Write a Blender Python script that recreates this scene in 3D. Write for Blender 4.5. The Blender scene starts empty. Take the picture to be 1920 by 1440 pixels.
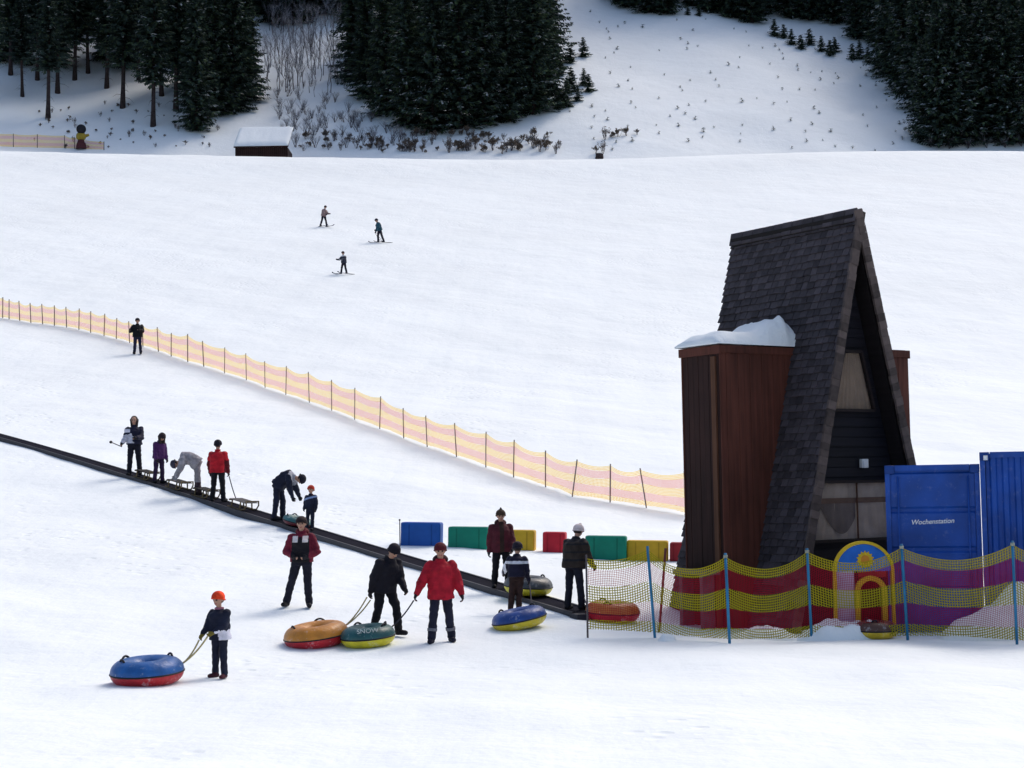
import bpy, bmesh, math, random
import numpy as np
from mathutils import Vector, Matrix, Euler, noise as mnoise
R = math.radians
PI = math.pi
sc = bpy.context.scene
COL = sc.collection

# ------------------------------------------------------------------ camera
FPX = 3000.0                      # focal length in photo pixels (1920 wide)
CZ = 2.75                         # eye height above the flat run-out
PITCH = math.atan(190 / FPX)
ROLL = R(1.0)
_f = Vector((0, math.cos(PITCH), math.sin(PITCH)))
_r0 = Vector((1, 0, 0))
_u0 = Vector((0, -math.sin(PITCH), math.cos(PITCH)))
C_R = _r0 * math.cos(ROLL) - _u0 * math.sin(ROLL)
C_U = _u0 * math.cos(ROLL) + _r0 * math.sin(ROLL)
cam_d = bpy.data.cameras.new('camera')
cam = bpy.data.objects.new('camera', cam_d)
COL.objects.link(cam)
cam_d.sensor_width = 36.0
cam_d.lens = 36.0 * FPX / 1920.0
cam_d.clip_start = 0.5
cam_d.clip_end = 3000
mw = Matrix((C_R, C_U, -_f)).transposed().to_4x4()
mw.translation = Vector((0, 0, CZ))
cam.matrix_world = mw
sc.camera = cam

# ------------------------------------------------------------------ light
SUN_EL, SUN_AZ = R(50), R(42)     # veiled sun high behind the hill, to the right
w = bpy.data.worlds.new('World')
sc.world = w
w.use_nodes = True
nt = w.node_tree
bg = nt.nodes['Background']
sky = nt.nodes.new('ShaderNodeTexSky')
sky.sky_type = 'NISHITA'
sky.sun_disc = False
sky.sun_elevation = SUN_EL
sky.sun_rotation = SUN_AZ
sky.air_density = 1.0
sky.dust_density = 4.0
sky.ozone_density = 1.0
nt.links.new(sky.outputs[0], bg.inputs[0])
bg.inputs[1].default_value = 0.13
sun_d = bpy.data.lights.new('sun', 'SUN')
sun_d.energy = 0.85
sun_d.angle = R(22)
sun_d.color = (1.0, 0.93, 0.85)
sun = bpy.data.objects.new('sun', sun_d)
COL.objects.link(sun)
sdir = Vector((math.sin(SUN_AZ) * math.cos(SUN_EL), math.cos(SUN_AZ) * math.cos(SUN_EL), math.sin(SUN_EL)))
sun.rotation_euler = sdir.to_track_quat('Z', 'Y').to_euler()
sun.location = (0, 0, 60)
sc.view_settings.view_transform = 'Standard'
sc.view_settings.look = 'None'
sc.view_settings.exposure = 0.46
sc.view_settings.gamma = 1.0
sc.cycles.max_bounces = 6
sc.cycles.diffuse_bounces = 3
sc.cycles.transparent_max_bounces = 24

# ------------------------------------------------------------------ helpers
rng = random.Random(7)

def link(o, parent=None):
    COL.objects.link(o)
    if parent is not None:
        o.parent = parent
    return o

def tag(o, label=None, cat=None, group=None, kind=None):
    if label: o['label'] = label
    if cat: o['category'] = cat
    if group: o['group'] = group
    if kind: o['kind'] = kind
    return o

def thing(name, label, cat, loc=(0, 0, 0), rot=(0, 0, 0), group=None):
    o = bpy.data.objects.new(name, None)
    o.empty_display_size = 0.2
    link(o)
    o.location = loc
    o.rotation_euler = rot
    return tag(o, label, cat, group)

def mtx(o):
    return Matrix.LocRotScale(o.location, o.rotation_euler, o.scale)

def copy_tree(o, parent=None):
    c = o.copy()
    link(c)
    c.parent = parent
    for ch in list(o.children):
        copy_tree(ch, c)
    return c

class MB:
    """collects shapes into one mesh"""
    def __init__(s):
        s.v = []; s.f = []; s.m = []; s.sm = []
    def add(s, vs, fs, mi=0, smooth=False):
        b = len(s.v)
        s.v += [tuple(p) for p in vs]
        for f in fs:
            s.f.append(tuple(b + i for i in f)); s.m.append(mi); s.sm.append(smooth)
    def box(s, c, size, rot=None, mi=0, taper=1.0):
        hx, hy, hz = size[0] / 2, size[1] / 2, size[2] / 2
        vs = []
        for z in (-1, 1):
            k = taper if z > 0 else 1.0
            for x, y in ((-1, -1), (1, -1), (1, 1), (-1, 1)):
                vs.append(Vector((x * hx * k, y * hy * k, z * hz)))
        if rot is not None:
            M = rot if isinstance(rot, Matrix) else Euler(rot).to_matrix()
            vs = [M @ p for p in vs]
        c = Vector(c)
        s.add([p + c for p in vs], [(3, 2, 1, 0), (4, 5, 6, 7), (0, 1, 5, 4), (1, 2, 6, 5), (2, 3, 7, 6), (3, 0, 4, 7)], mi)
    def bar(s, a, b, wd, hg, mi=0, up=(0, 0, 1)):
        a = Vector(a); b = Vector(b); d = (b - a)
        L = d.length
        if L < 1e-6: return
        z = d / L
        u = Vector(up)
        if abs(z.dot(u)) > 0.98: u = Vector((0, 1, 0))
        x = z.cross(u).normalized(); y = x.cross(z).normalized()
        s.box((a + b) / 2, (wd, hg, L), Matrix((x, y, z)).transposed(), mi)
    def tube(s, pts, rad, n=8, mi=0, smooth=True, cap=True):
        pts = [Vector(p) for p in pts]
        if not isinstance(rad, (list, tuple)): rad = [rad] * len(pts)
        vs = []; fs = []
        prev = None
        for i, p in enumerate(pts):
            t = (pts[min(i + 1, len(pts) - 1)] - pts[max(i - 1, 0)])
            t = t.normalized() if t.length > 1e-9 else Vector((0, 0, 1))
            ref = prev if prev is not None else (Vector((0, 0, 1)) if abs(t.z) < 0.9 else Vector((1, 0, 0)))
            x = (ref - t * ref.dot(t))
            x = x.normalized() if x.length > 1e-6 else t.orthogonal().normalized()
            y = t.cross(x)
            prev = x
            for k in range(n):
                a = 2 * PI * k / n
                vs.append(p + (x * math.cos(a) + y * math.sin(a)) * rad[i])
        for i in range(len(pts) - 1):
            for k in range(n):
                k2 = (k + 1) % n
                fs.append((i * n + k, i * n + k2, (i + 1) * n + k2, (i + 1) * n + k))
        if cap:
            fs.append(tuple(reversed(range(n))))
            fs.append(tuple(range((len(pts) - 1) * n, len(pts) * n)))
        s.add(vs, fs, mi, smooth)
    def ellipsoid(s, c, r, rot=None, nu=14, nv=9, mi=0):
        c = Vector(c); vs = []; fs = []
        M = rot if rot is not None else Matrix.Identity(3)
        vs.append(c + M @ Vector((0, 0, -r[2])))
        for j in range(1, nv):
            ph = -PI / 2 + PI * j / nv
            for i in range(nu):
                a = 2 * PI * i / nu
                vs.append(c + M @ Vector((r[0] * math.cos(ph) * math.cos(a), r[1] * math.cos(ph) * math.sin(a), r[2] * math.sin(ph))))
        vs.append(c + M @ Vector((0, 0, r[2])))
        top = len(vs) - 1
        for i in range(nu):
            i2 = (i + 1) % nu
            fs.append((0, 1 + i2, 1 + i))
            for j in range(nv - 2):
                fs.append((1 + j * nu + i, 1 + j * nu + i2, 1 + (j + 1) * nu + i2, 1 + (j + 1) * nu + i))
            fs.append((1 + (nv - 2) * nu + i, 1 + (nv - 2) * nu + i2, top))
        s.add(vs, fs, mi, True)
    def capsule(s, a, b, ra, rb, n=12, mi=0):
        a = Vector(a); b = Vector(b); d = b - a
        L = d.length
        t = d / L if L > 1e-6 else Vector((0, 0, 1))
        x = t.orthogonal().normalized(); y = t.cross(x)
        rings = []
        for j in range(1, 5):
            ph = -PI / 2 + (PI / 2) * j / 4
            rings.append((a + t * (ra * math.sin(ph)), ra * math.cos(ph)))
        for j in range(0, 4):
            ph = (PI / 2) * j / 4
            rings.append((b + t * (rb * math.sin(ph)), rb * math.cos(ph)))
        vs = [a - t * ra]; fs = []
        for c, r in rings:
            for k in range(n):
                an = 2 * PI * k / n
                vs.append(c + (x * math.cos(an) + y * math.sin(an)) * r)
        vs.append(b + t * rb)
        e = len(vs) - 1
        for k in range(n):
            k2 = (k + 1) % n
            fs.append((0, 1 + k2, 1 + k))
            for j in range(len(rings) - 1):
                fs.append((1 + j * n + k, 1 + j * n + k2, 1 + (j + 1) * n + k2, 1 + (j + 1) * n + k))
            fs.append((1 + (len(rings) - 1) * n + k, 1 + (len(rings) - 1) * n + k2, e))
        s.add(vs, fs, mi, True)
    def loft(s, rings, mi=0, n=18):
        """rings: (centre, xaxis*halfwidth, yaxis*halfdepth)"""
        vs = []; fs = []
        for c, X, Y in rings:
            for k in range(n):
                a = 2 * PI * k / n
                ca, sa = math.cos(a), math.sin(a)
                e = 0.8
                vs.append(Vector(c) + X * (math.copysign(abs(ca) ** e, ca)) + Y * (math.copysign(abs(sa) ** e, sa)))
        m = len(rings)
        for i in range(m - 1):
            for k in range(n):
                k2 = (k + 1) % n
                fs.append((i * n + k, i * n + k2, (i + 1) * n + k2, (i + 1) * n + k))
        fs.append(tuple(reversed(range(n))))
        fs.append(tuple(range((m - 1) * n, m * n)))
        s.add(vs, fs, mi, True)
    def mesh(s, name, mats):
        me = bpy.data.meshes.new(name)
        me.from_pydata(s.v, [], s.f)
        for m in (mats if isinstance(mats, (list, tuple)) else [mats]):
            me.materials.append(m)
        me.polygons.foreach_set('material_index', s.m)
        me.polygons.foreach_set('use_smooth', s.sm)
        me.update()
        return me
    def build(s, name, mats, parent=None):
        return link(bpy.data.objects.new(name, s.mesh(name, mats)), parent)

def bevel_obj(o, width, seg=2):
    m = o.data
    bm = bmesh.new(); bm.from_mesh(m)
    bmesh.ops.remove_doubles(bm, verts=bm.verts, dist=1e-5)
    es = [e for e in bm.edges if len(e.link_faces) == 2 and e.calc_face_angle(0) > 0.5]
    bmesh.ops.bevel(bm, geom=es, offset=width, segments=seg, affect='EDGES', profile=0.6, clamp_overlap=True)
    for f in bm.faces: f.smooth = True
    bm.to_mesh(m); bm.free()
    return o

# ------------------------------------------------------------------ materials
def nodes_of(name):
    m = bpy.data.materials.new(name)
    m.use_nodes = True
    t = m.node_tree
    return m, t, t.nodes['Principled BSDF']

def mat(name, col, rough=0.7, var=0.15, vscale=6.0, bump=0.0, bscale=20.0, spec=0.3, metallic=0.0, bdist=0.01, detail=4.0, dust=0.0):
    m, t, b = nodes_of(name)
    N, L = t.nodes, t.links
    tc = N.new('ShaderNodeTexCoord')
    b.inputs['Roughness'].default_value = rough
    b.inputs['Specular IOR Level'].default_value = spec
    b.inputs['Metallic'].default_value = metallic
    if var > 0:
        no = N.new('ShaderNodeTexNoise')
        no.inputs['Scale'].default_value = vscale
        no.inputs['Detail'].default_value = detail
        L.new(tc.outputs['Object'], no.inputs['Vector'])
        mr = N.new('ShaderNodeMapRange')
        mr.inputs[1].default_value = 0.3; mr.inputs[2].default_value = 0.7
        mr.inputs[3].default_value = 1 - var; mr.inputs[4].default_value = 1 + var
        L.new(no.outputs[0], mr.inputs[0])
        mx = N.new('ShaderNodeVectorMath'); mx.operation = 'SCALE'
        mx.inputs[0].default_value = col[:3]
        L.new(mr.outputs[0], mx.inputs['Scale'])
        L.new(mx.outputs[0], b.inputs['Base Color'])
        if dust > 0:                      # snow crumbs and scuffs stuck to the surface
            n3 = N.new('ShaderNodeTexNoise'); n3.inputs['Scale'].default_value = 7; n3.inputs['Detail'].default_value = 9; n3.inputs['Roughness'].default_value = .75
            L.new(tc.outputs['Object'], n3.inputs['Vector'])
            r3 = N.new('ShaderNodeMapRange'); r3.inputs[1].default_value = .56; r3.inputs[2].default_value = .70; r3.inputs[3].default_value = 0; r3.inputs[4].default_value = dust
            L.new(n3.outputs[0], r3.inputs[0])
            mc_ = N.new('ShaderNodeMix'); mc_.data_type = 'RGBA'
            L.new(r3.outputs[0], mc_.inputs[0]); L.new(mx.outputs[0], mc_.inputs[6]); mc_.inputs[7].default_value = (.62, .66, .70, 1)
            L.new(mc_.outputs[2], b.inputs['Base Color'])
    else:
        b.inputs['Base Color'].default_value = (*col[:3], 1)
    if bump > 0:
        nb = N.new('ShaderNodeTexNoise')
        nb.inputs['Scale'].default_value = bscale
        nb.inputs['Detail'].default_value = 5
        L.new(tc.outputs['Object'], nb.inputs['Vector'])
        bp = N.new('ShaderNodeBump')
        bp.inputs['Strength'].default_value = bump
        bp.inputs['Distance'].default_value = bdist
        L.new(nb.outputs[0], bp.inputs['Height'])
        L.new(bp.outputs[0], b.inputs['Normal'])
    return m

_fab = {}
def fabric(col):
    k = tuple(round(c, 4) for c in col)
    if k not in _fab:
        _fab[k] = mat('winter_fabric', col, rough=0.75, var=0.32, vscale=7, bump=0.8, bscale=11, spec=0.2, bdist=0.03)
    return _fab[k]

def snow_mat(name, col, big=True):
    m, t, b = nodes_of(name)
    N, L = t.nodes, t.links
    tc = N.new('ShaderNodeTexCoord')
    b.inputs['Roughness'].default_value = 0.75
    b.inputs['Specular IOR Level'].default_value = 0.15
    n0 = N.new('ShaderNodeTexNoise'); n0.inputs['Scale'].default_value = 0.12; n0.inputs['Detail'].default_value = 6
    L.new(tc.outputs['Object'], n0.inputs['Vector'])
    mr = N.new('ShaderNodeMapRange')
    mr.inputs[1].default_value = 0.3; mr.inputs[2].default_value = 0.7
    mr.inputs[3].default_value = 0.955; mr.inputs[4].default_value = 1.02
    L.new(n0.outputs[0], mr.inputs[0])
    sv = N.new('ShaderNodeVectorMath'); sv.operation = 'SCALE'
    sv.inputs[0].default_value = col
    L.new(mr.outputs[0], sv.inputs['Scale'])
    L.new(sv.outputs[0], b.inputs['Base Color'])
    prev = None
    specs = [(0.55, 0.35, 0.35), (3.0, 0.30, 0.06), (14.0, 0.35, 0.02)] if big else [(3.0, .5, .08), (16.0, .4, .03)]
    for scale, stren, dist in specs:
        n = N.new('ShaderNodeTexNoise'); n.inputs['Scale'].default_value = scale; n.inputs['Detail'].default_value = 5
        L.new(tc.outputs['Object'], n.inputs['Vector'])
        bp = N.new('ShaderNodeBump'); bp.inputs['Strength'].default_value = stren; bp.inputs['Distance'].default_value = dist
        L.new(n.outputs[0], bp.inputs['Height'])
        if prev: L.new(prev.outputs[0], bp.inputs['Normal'])
        prev = bp
    if big:                                   # long shallow sledge and ski runs pressed into the slope
        mp = N.new('ShaderNodeMapping'); mp.inputs['Rotation'].default_value = (0, 0, R(24)); mp.inputs['Scale'].default_value = (1.0, 0.03, 0.2)
        L.new(tc.outputs['Object'], mp.inputs['Vector'])
        n = N.new('ShaderNodeTexNoise'); n.inputs['Scale'].default_value = 1.6; n.inputs['Detail'].default_value = 6
        L.new(mp.outputs[0], n.inputs['Vector'])
        bp = N.new('ShaderNodeBump'); bp.inputs['Strength'].default_value = 0.22; bp.inputs['Distance'].default_value = 0.09
        L.new(n.outputs[0], bp.inputs['Height']); L.new(prev.outputs[0], bp.inputs['Normal'])
        prev = bp
        # trodden patches: boot prints and scuffs pressed into the surface
        vo = N.new('ShaderNodeTexVoronoi'); vo.inputs['Scale'].default_value = 2.6; vo.inputs['Randomness'].default_value = 1.0
        L.new(tc.outputs['Object'], vo.inputs['Vector'])
        vr = N.new('ShaderNodeMapRange'); vr.inputs[1].default_value = 0.10; vr.inputs[2].default_value = 0.34
        L.new(vo.outputs['Distance'], vr.inputs[0])
        mk_ = N.new('ShaderNodeTexNoise'); mk_.inputs['Scale'].default_value = 0.16; mk_.inputs['Detail'].default_value = 3
        L.new(tc.outputs['Object'], mk_.inputs['Vector'])
        mm = N.new('ShaderNodeMapRange'); mm.inputs[1].default_value = 0.48; mm.inputs[2].default_value = 0.62; mm.inputs[3].default_value = 0.0; mm.inputs[4].default_value = 0.55
        L.new(mk_.outputs[0], mm.inputs[0])
        bp = N.new('ShaderNodeBump'); bp.inputs['Distance'].default_value = 0.05
        L.new(mm.outputs[0], bp.inputs['Strength'])
        L.new(vr.outputs[0], bp.inputs['Height']); L.new(prev.outputs[0], bp.inputs['Normal'])
        prev = bp
    L.new(prev.outputs[0], b.inputs['Normal'])
    return m

def wood_mat(name, col, axis='z', scale=6.0, rough=0.75):
    m, t, b = nodes_of(name)
    N, L = t.nodes, t.links
    tc = N.new('ShaderNodeTexCoord')
    mp = N.new('ShaderNodeMapping')
    mp.inputs['Scale'].default_value = {'z': (7, 7, .35), 'x': (.35, 7, 7), 'y': (7, .35, 7)}[axis]
    L.new(tc.outputs['Object'], mp.inputs['Vector'])
    n = N.new('ShaderNodeTexNoise'); n.inputs['Scale'].default_value = scale / 3; n.inputs['Detail'].default_value = 8
    L.new(mp.outputs[0], n.inputs['Vector'])
    n2 = N.new('ShaderNodeTexNoise'); n2.inputs['Scale'].default_value = 0.8; n2.inputs['Detail'].default_value = 3
    L.new(tc.outputs['Object'], n2.inputs['Vector'])
    ad = N.new('ShaderNodeMath'); ad.operation = 'ADD'
    L.new(n.outputs[0], ad.inputs[0]); L.new(n2.outputs[0], ad.inputs[1])
    mr = N.new('ShaderNodeMapRange')
    mr.inputs[1].default_value = 0.6; mr.inputs[2].default_value = 1.4
    mr.inputs[3].default_value = 0.5; mr.inputs[4].default_value = 1.5
    L.new(ad.outputs[0], mr.inputs[0])
    sv = N.new('ShaderNodeVectorMath'); sv.operation = 'SCALE'; sv.inputs[0].default_value = col
    L.new(mr.outputs[0], sv.inputs['Scale']); L.new(sv.outputs[0], b.inputs['Base Color'])
    b.inputs['Roughness'].default_value = rough
    b.inputs['Specular IOR Level'].default_value = 0.2
    bp = N.new('ShaderNodeBump'); bp.inputs['Strength'].default_value = .4; bp.inputs['Distance'].default_value = .01
    L.new(n.outputs[0], bp.inputs['Height']); L.new(bp.outputs[0], b.inputs['Normal'])
    return m

def net_mat(name, dirty, wy=.22, wr=.19, trans=.35):
    """striped safety netting: real strings and holes, from the UVs in metres"""
    m, t, b = nodes_of(name)
    N, L = t.nodes, t.links
    uv = N.new('ShaderNodeUVMap'); uv.uv_map = 'UVMap'
    sep = N.new('ShaderNodeSeparateXYZ'); L.new(uv.outputs[0], sep.inputs[0])
    col = N.new('ShaderNodeValToRGB'); col.color_ramp.interpolation = 'CONSTANT'
    Yc, Rc = dirty
    e = col.color_ramp.elements
    e[0].position = 0.0; e[0].color = (*Yc, 1)
    e[1].position = 0.135; e[1].color = (*Rc, 1)
    for p, c in ((.375, Yc), (.62, Rc), (.86, Yc)):
        k = e.new(p); k.color = (*c, 1)
    isr = N.new('ShaderNodeValToRGB'); isr.color_ramp.interpolation = 'CONSTANT'
    q = isr.color_ramp.elements
    q[0].position = 0; q[0].color = (0, 0, 0, 1); q[1].position = .135; q[1].color = (1, 1, 1, 1)
    for p, c in ((.375, 0), (.62, 1), (.86, 0)):
        k = q.new(p); k.color = (c, c, c, 1)
    L.new(sep.outputs[2], col.inputs[0]) if False else None
    # V is stored as fraction of the net height in UV2.x ; metres in UVMap
    uv2 = N.new('ShaderNodeUVMap'); uv2.uv_map = 'band'
    s2 = N.new('ShaderNodeSeparateXYZ'); L.new(uv2.outputs[0], s2.inputs[0])
    L.new(s2.outputs[1], col.inputs[0]); L.new(s2.outputs[1], isr.inputs[0])
    def strings(sock, period, width):
        d = N.new('ShaderNodeMath'); d.operation = 'DIVIDE'; L.new(sock, d.inputs[0]); d.inputs[1].default_value = period
        fr = N.new('ShaderNodeMath'); fr.operation = 'FRACT'; L.new(d.outputs[0], fr.inputs[0])
        lt = N.new('ShaderNodeMath'); lt.operation = 'LESS_THAN'; L.new(fr.outputs[0], lt.inputs[0]); lt.inputs[1].default_value = width
        return lt.outputs[0]
    def lattice(period, width):
        a = strings(sep.outputs[0], period, width); c = strings(sep.outputs[1], period, width)
        mx = N.new('ShaderNodeMath'); mx.operation = 'MAXIMUM'; L.new(a, mx.inputs[0]); L.new(c, mx.inputs[1])
        return mx.outputs[0]
    ya = lattice(0.042, wy)
    ra = lattice(0.030, wr)
    mixa = N.new('ShaderNodeMix'); mixa.data_type = 'FLOAT'
    L.new(isr.outputs[0], mixa.inputs[0]); L.new(ya, mixa.inputs[2]); L.new(ra, mixa.inputs[3])
    # hem cords at top and bottom are solid
    gt = N.new('ShaderNodeMath'); gt.operation = 'LESS_THAN'; L.new(s2.outputs[1], gt.inputs[0]); gt.inputs[1].default_value = 0.012
    mx2 = N.new('ShaderNodeMath'); mx2.operation = 'MAXIMUM'; L.new(mixa.outputs[0], mx2.inputs[0]); L.new(gt.outputs[0], mx2.inputs[1])
    N.remove(b)
    df = N.new('ShaderNodeBsdfDiffuse'); tl = N.new('ShaderNodeBsdfTranslucent'); tp_ = N.new('ShaderNodeBsdfTransparent')
    L.new(col.outputs[0], df.inputs[0]); L.new(col.outputs[0], tl.inputs[0])
    m1 = N.new('ShaderNodeMixShader'); m1.inputs[0].default_value = trans
    L.new(df.outputs[0], m1.inputs[1]); L.new(tl.outputs[0], m1.inputs[2])
    m2 = N.new('ShaderNodeMixShader'); L.new(mx2.outputs[0], m2.inputs[0])
    L.new(tp_.outputs[0], m2.inputs[1]); L.new(m1.outputs[0], m2.inputs[2])
    L.new(m2.outputs[0], N['Material Output'].inputs[0])
    return m

def attr_mat(name, col, amp=0.45, rough=0.8, spec=0.25):
    """base colour varied tile by tile through a face attribute"""
    m, t, b = nodes_of(name)
    N, L = t.nodes, t.links
    at = N.new('ShaderNodeAttribute'); at.attribute_name = 'tile'
    tc = N.new('ShaderNodeTexCoord')
    n = N.new('ShaderNodeTexNoise'); n.inputs['Scale'].default_value = 9; n.inputs['Detail'].default_value = 5
    L.new(tc.outputs['Object'], n.inputs['Vector'])
    ad = N.new('ShaderNodeMath'); ad.operation = 'ADD'
    L.new(at.outputs['Fac'], ad.inputs[0]); L.new(n.outputs[0], ad.inputs[1])
    mr = N.new('ShaderNodeMapRange'); mr.inputs[1].default_value = 0.3; mr.inputs[2].default_value = 1.7
    mr.inputs[3].default_value = 1 - amp; mr.inputs[4].default_value = 1 + amp * 1.4
    L.new(ad.outputs[0], mr.inputs[0])
    sv = N.new('ShaderNodeVectorMath'); sv.operation = 'SCALE'; sv.inputs[0].default_value = col
    L.new(mr.outputs[0], sv.inputs['Scale']); L.new(sv.outputs[0], b.inputs['Base Color'])
    b.inputs['Roughness'].default_value = rough
    b.inputs['Specular IOR Level'].default_value = spec
    return m

M_SNOW = snow_mat('packed_snow', (0.85, 0.90, 0.915))
M_SNOWPILE = snow_mat('loose_snow', (0.83, 0.88, 0.905), big=False)
M_HILL = snow_mat('hill_snow', (0.84, 0.89, 0.915))
M_NEEDLE = mat('spruce_needles', (0.046, 0.074, 0.063), rough=0.8, var=0.5, vscale=0.9, spec=0.1)
M_NEEDLE2 = mat('spruce_needles_green', (0.078, 0.118, 0.065), rough=0.8, var=0.5, vscale=0.9, spec=0.1)
M_FROST = mat('snow_dusted_needles', (0.38, 0.42, 0.44), rough=0.8, var=0.4, vscale=2, spec=0.1)
M_BARK = mat('dark_bark', (0.050, 0.038, 0.038), rough=0.9, var=0.4, vscale=3, bump=.8, bscale=10, spec=.1, bdist=.05)
M_TWIG = mat('bare_twigs', (0.10, 0.085, 0.09), rough=0.9, var=0.4, vscale=1, spec=.1)
M_FROSTTWIG = mat('frosted_twigs', (0.36, 0.37, 0.41), rough=0.9, var=0.4, vscale=1, spec=.1)
M_DRYLEAF = mat('dry_brown_leaves', (0.15, 0.118, 0.092), rough=0.9, var=0.5, vscale=4, spec=.1)
M_BELT = mat('belt_rubber', (0.010, 0.010, 0.018), rough=0.95, var=0.3, vscale=2, bump=.3, bscale=30, spec=.05)
M_RAIL = mat('belt_side_rail', (0.007, 0.008, 0.018), rough=0.5, var=0.3, vscale=2, spec=.35)
M_ROPE_T = mat('tan_rope', (0.42, 0.34, 0.16), rough=0.9, var=.2, vscale=40)
M_ROPE_D = mat('dark_rope', (0.04, 0.035, 0.05), rough=0.9, var=.2, vscale=40)
M_BLACK = mat('black_webbing', (0.008, 0.008, 0.014), rough=0.6, var=.2)
M_POST = mat('grey_brown_post', (0.085, 0.070, 0.075), rough=0.7, var=.25, vscale=4)
M_POSTG = mat('faded_post', (0.16, 0.13, 0.13), rough=0.7, var=.3, vscale=4)
M_POSTB = mat('blue_plastic_post', (0.02, 0.17, 0.33), rough=0.5, var=.25, vscale=3)
M_POSTR = mat('rusty_red_post', (0.13, 0.03, 0.025), rough=0.7, var=.3, vscale=5)
M_NET = net_mat('striped_net', ((0.33, 0.285, 0.020), (0.33, 0.012, 0.030)), .34, .21)
M_NETF = net_mat('sun_faded_striped_net', ((0.88, 0.64, 0.20), (0.78, 0.36, 0.30)), .38, .35, .6)
M_SKIN = mat('skin', (0.42, 0.24, 0.17), rough=0.6, var=.1, vscale=10)
M_EYE = mat('dark_eye', (0.02, 0.015, 0.015), rough=0.3, var=0)
M_LIP = mat('lips', (0.30, 0.10, 0.09), rough=0.5, var=0)
M_HAIRB = mat('dark_brown_hair', (0.018, 0.011, 0.010), rough=0.6, var=.4, vscale=30, bump=.6, bscale=50)
M_METAL = mat('grey_metal', (0.35, 0.35, 0.37), rough=0.4, metallic=.8, var=.1)

# ------------------------------------------------------------------ terrain
_S = np.array([-80., 10, 20, 26, 30, 34.5, 45.7, 49.5, 58, 78, 124, 160, 178, 188, 198, 206, 230, 300, 420, 470, 700])
_Z = np.array([0., 0, 0, .08, .35, .74, 2.0, 2.70, 4.3, 8.2, 22.0, 33.8, 40.0, 41.3, 41.7, 43.9, 57.2, 99.0, 171., 196., 260.])
def _slopes(x, y):
    h = np.diff(x); d = np.diff(y) / h
    m = np.zeros_like(y)
    m[0] = d[0]; m[-1] = d[-1]
    for i in range(1, len(x) - 1):
        if d[i - 1] * d[i] <= 0: m[i] = 0
        else:
            w1 = 2 * h[i] + h[i - 1]; w2 = h[i] + 2 * h[i - 1]
            m[i] = (w1 + w2) / (w1 / d[i - 1] + w2 / d[i])
    return m
_M = _slopes(_S, _Z)
def profile(s):
    s = np.clip(s, _S[0], _S[-1])
    i = np.clip(np.searchsorted(_S, s) - 1, 0, len(_S) - 2)
    h = _S[i + 1] - _S[i]; t = (s - _S[i]) / h
    return ((2 * t**3 - 3 * t**2 + 1) * _Z[i] + (t**3 - 2 * t**2 + t) * h * _M[i]
            + (-2 * t**3 + 3 * t**2) * _Z[i + 1] + (t**3 - t**2) * h * _M[i + 1])
def T(X, Y):
    X = np.asarray(X, float); Y = np.asarray(Y, float)
    k = np.interp(Y, [20, 30, 85, 165, 215], [.10, .25, .25, .12, .04])
    s = Y - k * np.clip(X, -90, 90)
    z = profile(s)
    near = np.clip((190 - Y) / 30, 0, 1)
    z = z + near * (0.05 * np.sin(X * .55 + 1.3 + .31 * Y) * np.sin(Y * .43 + .2 * X) + .03 * np.sin(X * 1.7 + .9 * Y) * np.sin(1.1 * Y - .6 * X + 2))
    far = np.clip((Y - 203) / 12, 0, 1)
    z = z + far * (1.1 * np.sin(X * .06 + .8) + .30 * np.sin(X * .21 + .05 * Y) + .10 * np.sin(.27 * Y + .31 * X + 2 * np.sin(.13 * X)) + .07 * np.sin(1.1 * X + .4 + np.sin(.5 * Y)) * np.sin(.9 * Y + np.sin(.7 * X)))
    wh = np.exp(-(((X - 5.6) / 3.6) ** 2 + ((Y - 30.0) / 2.9) ** 2) ** 2)      # trodden level ground round the hut
    z = z * (1 - wh) + .0 * wh
    mid = np.clip((Y - 90) / 60, 0, 1) * np.clip((196 - Y) / 14, 0, 1)
    z = z + mid * (0.42 * np.sin(X * .045 - .6) - .55 * np.exp(-((X - 8) / 22) ** 2))
    return z
def Tz(x, y): return float(T(x, y))

_D = np.arange(9, 480, 0.05)
_DF = np.arange(150, 330, 0.1)
def ray(px, py):
    return (_f * FPX + C_R * (px - 960) + C_U * (720 - py)).normalized()
def G(px, py, lift=0.0, rank=0):
    """where the photo's pixel meets the snow (or a surface `lift` above it)"""
    d = ray(px, py)
    D_ = _DF if py < 300 else _D
    P = np.outer(D_, np.array(d)); P[:, 2] += CZ
    df = P[:, 2] - (T(P[:, 0], P[:, 1]) + lift)
    idx = np.where((df[:-1] > 0) & (df[1:] <= 0))[0]
    if len(idx) == 0: return None
    i = idx[min(rank, len(idx) - 1)]
    t = df[i] / (df[i] - df[i + 1])
    p = P[i] + (P[i + 1] - P[i]) * t
    return Vector(p)
def at(px, py, depth):
    """the point of a pixel's ray at forward distance `depth`"""
    d = ray(px, py)
    return Vector((0, 0, CZ)) + d * (depth / d.y)
def ppm(p): return FPX / p.y

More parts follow.
